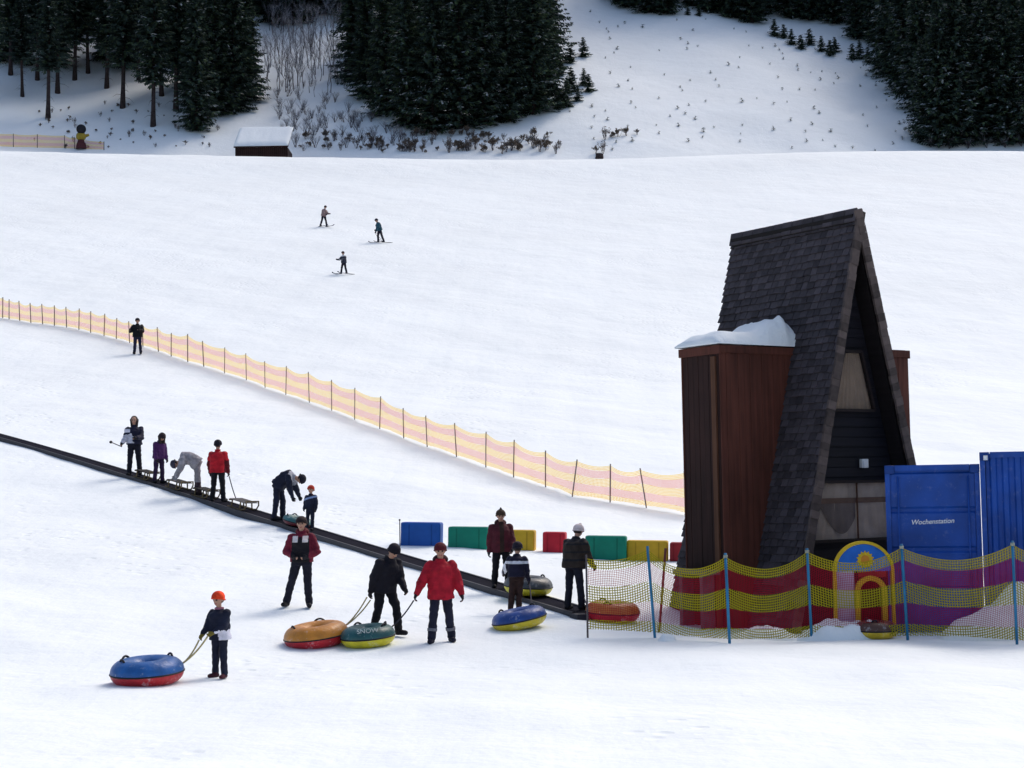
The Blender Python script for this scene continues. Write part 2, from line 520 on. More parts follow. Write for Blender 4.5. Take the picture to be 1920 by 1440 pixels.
def sheet(name, ys, us, off, m):
    Y = np.repeat(ys, len(us)); U = np.tile(us, len(ys))
    X = U * (Y + off)
    Z = T(X, Y)
    # small surface relief, real geometry
    for sc_, amp in ((0.9, .012), (2.3, .006)):
        Z = Z + amp * np.sin(X * sc_ * 2.1 + 3 * np.sin(Y * sc_ * .7)) * np.sin(Y * sc_ * 1.7 + 2 * np.sin(X * sc_ * .9)) * np.clip((120 - Y) / 60, 0, 1)
    n = len(us); k = len(ys)
    me = bpy.data.meshes.new(name)
    vs = np.stack([X, Y, Z], 1)
    idx = np.arange(n * k).reshape(k, n)
    fs = np.stack([idx[:-1, :-1], idx[:-1, 1:], idx[1:, 1:], idx[1:, :-1]], -1).reshape(-1, 4)
    me.from_pydata(vs.tolist(), [], fs.tolist())
    me.polygons.foreach_set('use_smooth', [True] * len(fs))
    me.materials.append(m)
    o = link(bpy.data.objects.new(name, me))
    o['kind'] = 'structure'
    return o
SPLIT = 197.0
ys1 = np.concatenate([np.linspace(-30, 8, 12)[:-1], np.geomspace(8, SPLIT, 330)])
sheet('snow_slope', ys1, np.linspace(-.75, .75, 300), 34, M_SNOW)
ys2 = np.concatenate([np.linspace(SPLIT, 280, 150), np.linspace(284, 690, 50)])
sheet('snowy_hillside', ys2, np.linspace(-.85, .85, 240), 34, M_HILL)

# ------------------------------------------------------------------ nets and fences
def net_mesh(name, posts_top, posts_bot, sag_t, sag_b, m, seg=14, rows=12, parent=None, wob=.02, seed=1):
    rr = random.Random(seed)
    vs = []; fs = []; uv = []; band = []
    cols = []
    u = 0
    for i in range(len(posts_top) - 1):
        a0, a1 = posts_top[i], posts_top[i + 1]; b0, b1 = posts_bot[i], posts_bot[i + 1]
        L = (a1 - a0).length
        st = sag_t[i] if isinstance(sag_t, list) else sag_t * rr.uniform(.7, 1.3)
        sb = sag_b[i] if isinstance(sag_b, list) else sag_b * rr.uniform(.5, 1.4)
        side = Vector((-(a1 - a0).y, (a1 - a0).x, 0)).normalized()
        for k in range(seg + (1 if i == len(posts_top) - 2 else 0)):
            t = k / seg
            s_ = 4 * t * (1 - t)
            top = a0.lerp(a1, t) - Vector((0, 0, st * s_))
            bot = b0.lerp(b1, t) + Vector((0, 0, sb * s_)) + side * (.05 * s_)
            cols.append((top, bot, u + t * L, side, s_))
        u += L
    for (top, bot, uu, side, s_) in cols:
        for j in range(rows + 1):
            v = j / rows
            p = top.lerp(bot, v) + side * (wob * s_ * math.sin(uu * 3.1 + v * 5) + wob * .6 * s_ * math.sin(uu * 7.3 + v * 2))
            vs.append(p); uv.append((uu, v * (top - bot).length)); band.append((uu, v))
    n = rows + 1
    for i in range(len(cols) - 1):
        for j in range(rows):
            fs.append((i * n + j, i * n + j + 1, (i + 1) * n + j + 1, (i + 1) * n + j))
    org = parent.location if parent is not None else Vector((0, 0, 0))
    me = bpy.data.meshes.new(name)
    me.from_pydata([tuple(p - org) for p in vs], [], fs)
    l1 = me.uv_layers.new(name='UVMap'); l2 = me.uv_layers.new(name='band')
    for lp in me.loops:
        l1.data[lp.index].uv = uv[lp.vertex_index]
        l2.data[lp.index].uv = band[lp.vertex_index]
    me.polygons.foreach_set('use_smooth', [True] * len(fs))
    me.materials.append(m)
    return link(bpy.data.objects.new(name, me), parent)

def text_mesh(name, body, size, m, parent, shear=0.0, offset=0.0):
    cu = bpy.data.curves.new(name, 'FONT'); cu.body = body; cu.size = size; cu.align_x = 'CENTER'; cu.extrude = .002; cu.shear = shear; cu.offset = offset
    o = bpy.data.objects.new('tmp', cu); COL.objects.link(o)
    dg = bpy.context.evaluated_depsgraph_get()
    me = bpy.data.meshes.new_from_object(o.evaluated_get(dg))
    bpy.data.objects.remove(o)
    me.materials.clear(); me.materials.append(m)
    return link(bpy.data.objects.new(name, me), parent)

# ------------------------------------------------------------------ people
def remesh(mb, name, voxel, smooth=3):
    me = mb.mesh(name, [])
    o = bpy.data.objects.new('tmp', me); COL.objects.link(o)
    r = o.modifiers.new('r', 'REMESH'); r.mode = 'VOXEL'; r.voxel_size = voxel; r.use_smooth_shade = True
    s = o.modifiers.new('s', 'SMOOTH'); s.iterations = smooth; s.factor = .5
    dg = bpy.context.evaluated_depsgraph_get()
    out = bpy.data.meshes.new_from_object(o.evaluated_get(dg))
    bpy.data.objects.remove(o); bpy.data.meshes.remove(me)
    out.name = name
    out.polygons.foreach_set('use_smooth', [True] * len(out.polygons))
    return out

def paint(me, mats, fn):
    me.materials.clear()
    for m in mats: me.materials.append(m)
    if fn is not None and len(mats) > 1:
        for p in me.polygons: p.material_index = fn(p.center)

def hand(mb, wrist, d, nrm, sc_, grow=0.0, curl=28):
    d = d.normalized(); nrm = (nrm - d * nrm.dot(d)).normalized()
    w_ = d.cross(nrm).normalized()
    if w_.y > 0: w_ = -w_          # thumb towards the front
    k = sc_
    mb.capsule(wrist, wrist + d * .035 * k, .026 * k + grow, .030 * k + grow, 10)
    for i in range(4):
        q = wrist + d * .085 * k + w_ * ((1.5 - i) * .0215 * k)
        mb.capsule(wrist + d * .03 * k + w_ * ((1.5 - i) * .014 * k), q, .016 * k + grow, .0125 * k + grow * .7, 8)
        ln = (.072, .082, .076, .058)[i] * k
        dd = d.copy()
        for seg, fr in enumerate((.45, .32, .23)):
            ax = w_
            dd = (Matrix.Rotation(R(curl) * (1 if dd.cross(nrm).dot(ax) > 0 else -1), 3, ax) @ dd)
            q2 = q + dd * ln * fr
            mb.capsule(q, q2, (.0098 - .001 * seg) * k + grow * .55, (.0090 - .001 * seg) * k + grow * .5, 8)
            q = q2
    q = wrist + d * .028 * k + w_ * .026 * k
    dd = (w_ * .62 + d * .68 + nrm * .30).normalized()
    q2 = q + dd * .042 * k
    mb.capsule(q, q2, .013 * k + grow * .7, .011 * k + grow * .6, 8)
    dd = (w_ * .25 + d * .85 + nrm * .35).normalized()
    mb.capsule(q2, q2 + dd * .032 * k, .011 * k + grow * .6, .009 * k + grow * .5, 8)

def person(label, loc, H, yaw, pose, look, group=None, vox=.014, cat='person'):
    """one continuous body mesh, facing local -Y, with its clothing as children"""
    P = dict(lean=0, curve=0, tilt=0, nod=5, turn=0, arms=((5, 8, 12, 5), (5, 8, 12, 5)), legs=((2, 4, 3), (-2, 4, 3)), child=0, puff=1.0)
    P.update(pose)
    ch = P['child']
    h = H
    hk = 1 + .28 * ch                                # children have larger heads
    hipz = (.53 - .02 * ch) * h
    thigh = .245 * h; shank = .245 * h - .01 * ch * h
    k = h / 1.75
    hipw = .052 * h
    lean = R(P['lean']); curve = R(P['curve']); tilt = R(P['tilt'])
    def up_at(a):
        v = Vector((math.sin(tilt), -math.sin(a), math.cos(a)))
        return v.normalized()
    pel = Vector((0, 0, hipz))
    mid = pel + up_at(lean) * .14 * h
    chest = mid + up_at(lean + curve * .6) * .10 * h
    neck = chest + up_at(lean + curve) * .055 * h
    upc = up_at(lean + curve)
    fwd = Vector((0, -math.cos(lean + curve), -math.sin(lean + curve)))
    fw0 = Vector((0, -math.cos(lean), -math.sin(lean)))
    fw1 = Vector((0, -math.cos(lean + curve * .5), -math.sin(lean + curve * .5)))
    headup = up_at(lean + curve + R(P['nod']))
    hfwd = Vector((0, -math.cos(lean + curve + R(P['nod'])), -math.sin(lean + curve + R(P['nod']))))
    hr = .066 * h * hk
    hc = neck + upc * .025 * h + headup * (.022 * h + hr * .92)
    Mh = Matrix.Rotation(R(P['turn']), 3, headup) @ Matrix((headup.cross(hfwd) * -1, -hfwd, headup)).transposed()
    xax = Vector((1, 0, 0))
    J = dict(pel=pel, mid=mid, chest=chest, neck=neck, head=hc, upc=upc, fwd=fwd, h=h, k=k, hr=hr, Mh=Mh)
    arms = []
    for sgn, (fw, ab, bend, inw) in zip((1, -1), P['arms']):      # person's left is +X
        sh = chest + upc * .002 * h + xax * (sgn * (.090 + .014 * P['puff']) * h)
        a, b = R(fw), R(ab)
        d1 = Vector((sgn * math.sin(b), -math.sin(a) * math.cos(b), -math.cos(a) * math.cos(b)))
        el = sh + d1 * .165 * h
        a2, b2 = R(fw + bend), R(ab - inw)
        d2 = Vector((sgn * math.sin(b2), -math.sin(a2) * math.cos(b2), -math.cos(a2) * math.cos(b2)))
        wr = el + d2 * .145 * h
        arms.append((sh, el, wr, d2, sgn))
    legs = []
    for sgn, (fw, ab, kn) in zip((1, -1), P['legs']):
        hp = pel + xax * (sgn * hipw)
        a, b = R(fw), R(ab)
        d1 = Vector((sgn * math.sin(b), -math.sin(a) * math.cos(b), -math.cos(a) * math.cos(b)))
        kne = hp + d1 * thigh
        a2 = R(fw - kn)
        d2 = Vector((sgn * math.sin(b), -math.sin(a2) * math.cos(b), -math.cos(a2) * math.cos(b)))
        an = kne + d2 * shank
        toe = Vector((sgn * math.sin(R(12)) , -math.cos(R(12)), 0))
        legs.append((hp, kne, an, toe, sgn))
    low = min(l[2].z for l in legs) - .048 * h
    org = Vector(loc)
    off = Vector((0, 0, -low))
    for key in ('pel', 'mid', 'chest', 'neck', 'head'): J[key] = J[key] + off
    pel, mid, chest, neck, hc = J['pel'], J['mid'], J['chest'], J['neck'], J['head']
    arms = [(a + off, b + off, c + off, d, s) for a, b, c, d, s in arms]
    legs = [(a + off, b + off, c + off, d, s) for a, b, c, d, s in legs]
    J['arms'] = arms; J['legs'] = legs
    # ---- body
    mb = MB()
    side = xax
    mb.loft([(pel - up_at(lean) * .05 * h, side * .085 * h, fw0 * .06 * h), (pel + up_at(lean) * .03 * h, side * .088 * h, fw0 * .062 * h),
             (mid, side * .076 * h, fw1 * .056 * h), (chest - upc * .02 * h, side * .090 * h, fwd * .064 * h), (chest + upc * .03 * h, side * .082 * h, fwd * .055 * h), (neck, side * .04 * h, fwd * .036 * h)])
    mb.capsule(neck - upc * .02 * h, hc - headup * hr * .5, .032 * h, .031 * h)
    mb.ellipsoid(hc + headup * hr * .12, (hr * .78, hr * .95, hr * .92), Mh)
    mb.ellipsoid(hc - headup * hr * .42 + (Mh @ Vector((0, -hr * .20, 0))), (hr * .56, hr * .66, hr * .62), Mh)
    mb.capsule(hc + Mh @ Vector((0, -hr * .86, hr * .08)), hc + Mh @ Vector((0, -hr * 1.04, -hr * .2)), hr * .10, hr * .16, 8)
    for s_ in (1, -1):
        mb.ellipsoid(hc + Mh @ Vector((s_ * hr * .78, hr * .05, -hr * .05)), (hr * .1, hr * .2, hr * .28), Mh, 8, 6)
    for sh, el, wr, d2, sg in arms:
        mb.capsule(sh, el, .033 * h, .026 * h); mb.capsule(el, wr, .026 * h, .019 * h)
        hand(mb, wr, d2, Vector((-sg, -.2, 0)), k)
    for hp, kn, an, toe, sg in legs:
        mb.capsule(hp, kn, .052 * h, .036 * h); mb.capsule(kn, an, .036 * h, .024 * h)
        mb.capsule(an - toe * .01 * h - Vector((0, 0, .022 * h)), an + toe * .09 * h - Vector((0, 0, .03 * h)), .026 * h, .017 * h)
    body = remesh(mb, 'person', vox, 2)
    ex = hr * .34
    eyes = [hc + Mh @ Vector((s_ * ex, -hr * .88, hr * .10)) for s_ in (1, -1)]
    mouth = hc + Mh @ Vector((0, -hr * .84, -hr * .52))
    def fb(c):
        c = Vector(c)
        if min((c - e).length for e in eyes) < hr * .17: return 1
        v = Mh.transposed() @ (c - mouth)
        if abs(v.x) < hr * .26 and abs(v.z) < hr * .09 and v.y < hr * .2: return 2
        return 0
    paint(body, [M_SKIN, M_EYE, M_LIP], fb)
    o = bpy.data.objects.new('person', body)
    link(o); o.location = org; o.rotation_euler = (0, 0, R(yaw))
    tag(o, label, cat, group)
    def part(name, mbb, mats, fn=None, v=vox, sm=3):
        me = remesh(mbb, name, v, sm)
        if name in ('jacket', 'trousers'):
            amp = (.017 if name == 'jacket' else .013) * h / 1.75
            sd = h * 7.13 + org.x * 3.7
            nv_ = len(me.vertices)
            co_ = np.empty(nv_ * 3); no_ = np.empty(nv_ * 3)
            me.vertices.foreach_get('co', co_); me.vertices.foreach_get('normal', no_)
            co_ = co_.reshape(-1, 3); no_ = no_.reshape(-1, 3)
            for vi in range(nv_):
                q = Vector(co_[vi])
                f_ = mnoise.noise((q.x * 5 + sd, q.y * 5, q.z * 15)) + .6 * mnoise.noise((q.x * 11 + q.z * 6, q.y * 11, q.z * 9 + sd))
                co_[vi] += no_[vi] * (amp * f_)
            me.vertices.foreach_set('co', co_.ravel()); me.update()
        paint(me, mats if isinstance(mats, list) else [mats], fn)
        return link(bpy.data.objects.new(name, me), o)
    # ---- trousers
    pf = P['puff']
    tr = MB()
    tr.loft([(pel - up_at(lean) * .065 * h, side * .092 * h, fw0 * .070 * h), (pel + up_at(lean) * .03 * h, side * .098 * h, fw0 * .074 * h), (pel + up_at(lean) * .075 * h, side * .088 * h, fw0 * .068 * h)])
    for hp, kn, an, toe, sg in legs:
        tr.capsule(hp, kn, .062 * h, .046 * h); tr.capsule(kn, an + (kn - an) * .1, .046 * h, .042 * h)
        e = an + (kn - an) * .06
        tr.capsule(e + (kn - an) * .1, e, .044 * h, .044 * h)
    tm = look['trousers']
    part('trousers', tr, *(tm if isinstance(tm[0], list) else (fabric(tm),)))
    # ---- jacket
    jk = MB()
    hem = look.get('hem', .02)
    lf = up_at(lean)
    w_ = .026 * h * pf
    jk.loft([(pel - lf * hem * h, side * (.102 * h + w_), fw0 * (.080 * h + w_)), (pel + lf * .05 * h, side * (.098 * h + w_), fw0 * (.078 * h + w_)),
             (mid, side * (.092 * h + w_), fw1 * (.076 * h + w_)), (chest - upc * .035 * h, side * (.098 * h + w_ * .8), fwd * (.080 * h + w_)),
             (chest + upc * .005 * h, side * (.092 * h + w_ * .75), fwd * (.072 * h + w_ * .7)), (chest + upc * .030 * h, side * (.072 * h + w_ * .5), fwd * (.060 * h + w_ * .4)),
             (neck - upc * .002 * h, side * .052 * h, fwd * .050 * h), (neck + upc * .026 * h, side * .049 * h, fwd * .049 * h)])
    for sh, el, wr, d2, sg in arms:
        ap_ = .55 + .5 * min(pf, 1.6)
        jk.capsule(sh, el, .047 * h * ap_, .042 * h * ap_); jk.capsule(el, wr - d2 * .008 * h, .042 * h * ap_, .032 * h)
    jm = look['jacket']
    jm = jm(J) if callable(jm) else (fabric(jm),)
    part('jacket', jk, *jm)
    # ---- boots, gloves
    for hp, kn, an, toe, sg in legs:
        bt = MB()
        sh_d = (kn - an).normalized()
        bt.capsule(an + sh_d * .05 * h, an, .040 * h, .038 * h)
        bt.capsule(an - toe * .022 * h - Vector((0, 0, .02 * h)), an + toe * .092 * h - Vector((0, 0, .022 * h)), .032 * h, .027 * h)
        part('boot', bt, fabric(look.get('boots', (.010, .010, .014))))
    for sh, el, wr, d2, sg in arms:
        gl = MB()
        gl.capsule(wr - d2 * .03 * h, wr, .026 * h, .026 * h)
        hand(gl, wr, d2, Vector((-sg, -.2, 0)), k, grow=.006 * k, curl=look.get('curl', 34))
        part('glove', gl, fabric(look.get('gloves', (.010, .010, .014))), v=max(.007, vox * .6), sm=1)
    # ---- headgear
    kind = look.get('hat', 'beanie')
    if kind:
        ht = MB()
        ht.ellipsoid(hc + headup * hr * .28, (hr * 1.02, hr * 1.16, hr * 1.02), Mh)
        hatc = fabric(look.get('hat_col', (.01, .01, .015)))
        if kind == 'pointed':
            ht.capsule(hc + headup * hr * .8, hc + headup * hr * 1.55 , hr * .5, hr * .16)
        if kind == 'bobble':
            ht.ellipsoid(hc + headup * hr * 1.28, (hr * .32,) * 3)
        ht2 = MB()
        cut = -hr * .02
        me = remesh(ht, 'hat', vox * .8, 2)
        bm = bmesh.new(); bm.from_mesh(me)
        hf = Mh @ Vector((0, -1, 0))
        pl = hc + headup * hr * .12 + hf * hr * .5
        nn = (headup - hf * .35).normalized()
        bmesh.ops.bisect_plane(bm, geom=bm.verts[:] + bm.edges[:] + bm.faces[:], plane_co=pl, plane_no=nn, clear_inner=True)
        bmesh.ops.holes_fill(bm, edges=[e for e in bm.edges if e.is_boundary])
        bm.to_mesh(me); bm.free()
        for p in me.polygons: p.use_smooth = len(p.vertices) < 8
        paint(me, [hatc], None)
        hat_o = link(bpy.data.objects.new('hat', me), o)
        bmb = MB(); pts = []
        for i in range(25):
            an_ = 2 * PI * i / 24
            lx_, ly_ = math.cos(an_) * hr * .94, math.sin(an_) * hr * 1.07
            dz_ = .12 * hr + .35 * (-ly_ - hr * .5)
            pts.append(hc + Mh @ Vector((lx_, ly_, 0)) + headup * (dz_ + hr * .08))
        bmb.tube(pts, hr * .115, 7, cap=False); bmb.build('brim', hatc, hat_o)
    hair = look.get('hair')
    if hair:
        hm = MB()
        hs_ = .86 if kind else 1.0
        hm.ellipsoid(hc + headup * hr * (.04 if kind else .22) + (Mh @ Vector((0, hr * .18, 0))), (hr * .92 * (1 if not kind else .95), hr * .98 * hs_, hr * .92 * hs_), Mh)
        if hair == 'long':
            for s_ in (-1, -.4, .4, 1):
                a = hc + Mh @ Vector((s_ * hr * .72, hr * .28, 0))
                hm.capsule(a, a + Vector((s_ * hr * .1, hr * .1, -hr * 1.9)), hr * .42, hr * .25)
            for s_ in (-1, 1):
                a = hc + Mh @ Vector((s_ * hr * .78, -hr * .25, 0))
                hm.capsule(a, a + Vector((s_ * hr * .1, -hr * .1, -hr * 1.7)), hr * .26, hr * .15)
        part('hair', hm, look.get('hair_mat', M_HAIRB), v=vox * .8, sm=2)
    if look.get('hood'):
        hd = MB()
        a = neck + upc * .01 * h - fwd * .035 * h
        hd.ellipsoid(a, (.082 * h, .070 * h, .055 * h), Mh)
        if look['hood'] == 'up':
            hd.ellipsoid(hc + Mh @ Vector((0, hr * .25, hr * .1)), (hr * 1.05, hr * 1.0, hr * 1.15), Mh)
        part('hood', hd, fabric(look.get('hood_col', (.01, .01, .015))))
    if look.get('scarf'):
        sf = MB()
        sf.loft([(neck - upc * .005 * h, side * .058 * h, fwd * .055 * h), (neck + upc * .022 * h, side * .056 * h, fwd * .054 * h)])
        part('scarf', sf, fabric(look['scarf']))
    if look.get('band'):
        for hp, kn, an, toe, sg in legs:
            bd = MB()
            u = (kn - an).normalized()
            bd.tube([an + u * .075 * h, an + u * .105 * h], .050 * h, 14)
            bd.build('gaiter_band', fabric(look['band']), o)
    Mw = Matrix.LocRotScale(org, Euler((0, 0, R(yaw))), None)
    J['hands'] = [Mw @ (wr + d2 * .075 * h) for _, _, wr, d2, _ in arms]
    J['M'] = Mw
    return o, J

def two_tone(c_body, c_patch, test):
    """jacket colours chosen by where a face lies on the figure"""
    def f(J):
        return ([fabric(c_body), fabric(c_patch)], lambda c: 1 if test(Vector(c), J) else 0)
    return f

# ------------------------------------------------------------------ snow tubes
def rope(mb, a, b, r=.011, sag=.06, mi=0, n=10):
    a = Vector(a); b = Vector(b)
    mb.tube([a.lerp(b, i / n) - Vector((0, 0, sag * 4 * (i / n) * (1 - i / n))) for i in range(n + 1)], r, 6, mi)

def snow_tube(label, p, diam, hgt, top, bottom, yaw=0, tilt=(0, 0), rope_to=None, rope_mat=None, rope_at=0, handle_at=(100, 250), group='rubber snow tubes', text=None, seat=None):
    t = thing('snow_tube', label, 'snow tube', p, (R(tilt[0]), R(tilt[1]), R(yaw)), group)
    rz = hgt / 2; rr = hgt * .56; RM = diam / 2 - rr
    def ring(a0, a1, n=18, grow=0.0):
        mb = MB(); na = 48; vs = []; fs = []
        for i in range(na):
            A = 2 * PI * i / na
            for j in range(n + 1):
                q = a0 + (a1 - a0) * j / n
                c, s_ = math.cos(q), math.sin(q)
                wr = 1 + .006 * math.sin(A * 16) * max(0, c)
                vs.append(((RM + (rr + grow) * c * wr) * math.cos(A), (RM + (rr + grow) * c * wr) * math.sin(A), rz + (rz + grow) * s_ ))
        for i in range(na):
            i2 = (i + 1) % na
            for j in range(n):
                fs.append((i * (n + 1) + j, i2 * (n + 1) + j, i2 * (n + 1) + j + 1, i * (n + 1) + j + 1))
        mb.add(vs, fs, 0, True)
        return mb
    mt = mat('coated_tube_fabric', top, rough=.42, var=.22, vscale=5, bump=.55, bscale=9, spec=.4, bdist=.03, dust=.55)
    mbm = mat('coated_tube_base', bottom, rough=.42, var=.22, vscale=5, bump=.55, bscale=9, spec=.4, bdist=.03, dust=.55)
    ring(R(-180), R(-4)).build('tube_base', mbm, t)
    ring(R(-4), R(180)).build('tube_cover', mt, t)
    sm_ = MB(); sm_.tube([((RM + rr) * math.cos(2 * PI * i / 40), (RM + rr) * math.sin(2 * PI * i / 40), rz - .01) for i in range(41)], .012, 6, cap=False)
    sm_.build('seam_piping', M_BLACK, t)
    st = MB(); st.ellipsoid((0, 0, rz * .62), (RM * .95, RM * .95, .05), None, 24, 6)
    st.build('seat', mat('tube_seat', seat or tuple(c * .5 for c in top), rough=.5, var=.2), t)
    for ha in handle_at:
        hb = MB(); A = R(ha)
        pts = []
        for i in range(9):
            q = -1 + 2 * i / 8
            ang = A + q * .24
            hh = .045 * (1 - q * q)
            rad = RM + rr * .25
            pts.append((rad * math.cos(ang), rad * math.sin(ang), hgt * .985 + hh - .015))
        hb.tube(pts, .017, 6)
        hb.build('handle', M_BLACK, t)
    if rope_to is not None:
        rb = MB(); M = mtx(t).inverted()
        ends = rope_to if isinstance(rope_to, list) else [rope_to]
        for e in ends:
            a = Vector(((RM + rr * .92) * math.cos(R(rope_at)), (RM + rr * .92) * math.sin(R(rope_at)), rz * 1.35))
            rope(rb, a, M @ Vector(e), .013, .04)
        rb.build('tow_rope', rope_mat or M_ROPE_T, t)
    if text:
        o = text_mesh('lettering', text, hgt * .34, fabric((.45, .5, .48)), t)
        q = R(38)
        A = R(-90 - yaw + 6)
        rr2 = RM + (rr + .004) * math.cos(q)
        o.location = (rr2 * math.cos(A), rr2 * math.sin(A), rz + (rz + .004) * math.sin(q))
        o.rotation_euler = (R(52), 0, A + PI / 2)
    return t

def project(p):
    d = Vector(p) - Vector((0, 0, CZ))
    z = d.dot(_f)
    return 960 + FPX * d.dot(C_R) / z, 720 - FPX * d.dot(C_U) / z

# ================================================================== A-FRAME HUT
M_SHINGLE = attr_mat('weathered_grey_shingle', (0.048, 0.041, 0.047), .5, rough=.75)
M_SOFFIT = wood_mat('soffit_boards', (0.010, 0.008, 0.009), 'y')
M_SIDING = wood_mat('black_stained_siding', (0.009, 0.0085, 0.013), 'x')
M_BROWN = wood_mat('red_brown_boards', (0.085, 0.028, 0.019), 'z')
M_DKBROWN = wood_mat('dark_brown_boards', (0.028, 0.012, 0.010), 'z')
M_TANWOOD = wood_mat('tan_corner_board', (0.095, 0.043, 0.024), 'z')
M_VERGE = attr_mat('grey_brown_verge', (0.070, 0.054, 0.050), .6)
M_FRAME = wood_mat('dark_window_frame', (0.016, 0.011, 0.011), 'x')
def glass_mat():
    m, t, b = nodes_of('old_window_glass')
    N, L = t.nodes, t.links
    b.inputs['Base Color'].default_value = (0.9, 0.88, 0.84, 1)
    b.inputs['Roughness'].default_value = 0.03
    b.inputs['IOR'].default_value = 1.5
    b.inputs['Alpha'].default_value = 0.16
    b.inputs['Base Color'].default_value = (0.10, 0.085, 0.075, 1)
    return m
M_GLASS = glass_mat()
M_CURTAIN = mat('beige_curtain', (0.46, 0.37, 0.30), rough=.9, var=.25, vscale=2)
M_REFL_DARK = mat('dark_reflection', (0.17, 0.135, 0.12), rough=.9, var=.3, vscale=2)  # dark tone of the reflection in the lower window

HD = 30.2
ap = at(1608, 397, HD)
hb = Vector((ap.x, HD, Tz(ap.x, HD) - .05))
HH = ap.z - hb.z
TH = R(33.5)
hut = thing('a_frame_hut', 'tall steep a-frame hut with grey shingle roof, brown box bays and dark gable', 'hut', hb, (0, 0, TH))
hv = Vector((-math.sin(TH), math.cos(TH), 0)); hu = Vector((math.cos(TH), math.sin(TH), 0))
L = 2.0
while project(ap + hv * L)[0] > 1378 and L < 8: L += .01
W = 1.5
while W < 4:
    # where the left verge crosses photo row 1040
    best = min(((abs(project(hb + hu * (-W * (1 - z / HH)) + Vector((0, 0, z)))[1] - 1040), z) for z in np.linspace(0, 4, 200)))
    if project(hb + hu * (-W * (1 - best[1] / HH)) + Vector((0, 0, best[1])))[0] <= 1514: break
    W += .01
W += .10
print('HUT H %.2f L %.2f W %.2f base %s' % (HH, L, W, tuple(hb)), 'back apex', project(ap + hv * L))
RT = .14                                     # roof build-up thickness
slope_len = math.hypot(W, HH)
def roof_slope(sgn):
    """a shingled slope: deck plus overlapping rows of shingles"""
    rr = random.Random(11 + sgn)
    du = Vector((-sgn * W, 0, HH)) / slope_len          # up the slope, from the eave
    dn = Vector((sgn * HH, 0, W)) / slope_len           # outward normal
    e0 = Vector((sgn * W, 0, 0))
    ml = du; 
    mb = MB()
    def P(u, y, n): return e0 + du * u + dn * n + Vector((0, y, 0))
    def prism(u0, u1, y0, y1, n0a, n1a, n0b, n1b, mi):
        vs = [P(u0, y0, n0a), P(u0, y1, n0a), P(u1, y1, n0b), P(u1, y0, n0b), P(u0, y0, n1a), P(u0, y1, n1a), P(u1, y1, n1b), P(u1, y0, n1b)]
        fs = [(0, 1, 2, 3), (7, 6, 5, 4), (0, 4, 5, 1), (1, 5, 6, 2), (2, 6, 7, 3), (3, 7, 4, 0)]
        if sgn < 0: fs = [tuple(reversed(f)) for f in fs]
        mb.add(vs, fs, mi)
    prism(-.10, slope_len - .02, 0.02, L - .02, -RT, -.02, -RT, -.02, 1)
    tiles = [0.5] * 6
    row = .145; u = -.12; k = 0
    while u < slope_len - .05:
        y = -.03 - (rr.random() * .15)
        wv = rr.uniform(-.006, .006)
        while y < L + .02:
            wd = rr.uniform(.14, .21)
            y0, y1 = max(y, -.03), min(y + wd - .012, L + .03)
            if y1 - y0 > .04:
                j = rr.uniform(-.012, .012)
                th = rr.uniform(.014, .030)
                u1 = min(u + row + .06, slope_len)
                prism(u + j + wv, u1, y0, y1, .003, .003 + th + .018, -.018, -.018 + .012, 0)
                tiles += [rr.random()] * 6
            y += wd
        u += row; k += 1
    o = mb.build('roof_slope', [M_SHINGLE, M_SOFFIT], hut)
    a = o.data.attributes.new('tile', 'FLOAT', 'FACE')
    a.data.foreach_set('value', tiles[:len(o.data.polygons)])
    vb = MB()
    rot = Matrix((Vector((0, 1, 0)), dn, du)).transposed()
    u = -.05; vt_ = []
    while u < slope_len - .12:
        ln = rr.uniform(.13, .17)
        c = e0 + du * (u + ln / 2) + dn * (-.045 + rr.uniform(-.006, .006)) + Vector((0, -.06 + rr.uniform(-.008, .008), 0))
        vb.box(c, (.05, .19, ln - .003), rot); vt_ += [rr.random()] * 6
        u += ln
    vo = vb.build('verge_trim', M_VERGE, hut)
    a = vo.data.attributes.new('tile', 'FLOAT', 'FACE'); a.data.foreach_set('value', vt_)
    return o
for s_ in (-1, 1): roof_slope(s_)
rc = MB()
yy = -.05
rr = random.Random(5)
while yy < L:
    ln = rr.uniform(.26, .32)
    for sg in (1, -1):
        du = Vector((-sg * W, 0, HH)) / slope_len; dn = Vector((sg * HH, 0, W)) / slope_len
        ln = min(ln, L + .04 - yy)
        c = Vector((0, yy + ln / 2, HH + .06)) - du * .14 + dn * (.045 + rr.uniform(0, .01))
        rc.box(c, (.03, max(ln - .012, .02), .26), Matrix((dn, Vector((0, 1, 0)), du)).transposed())
    yy += ln
ridge = rc.build('ridge_cap', M_SHINGLE, hut)
a = ridge.data.attributes.new('tile', 'FLOAT', 'FACE'); a.data.foreach_set('value', [random.Random(i // 12).random() for i in range(len(ridge.data.polygons))])

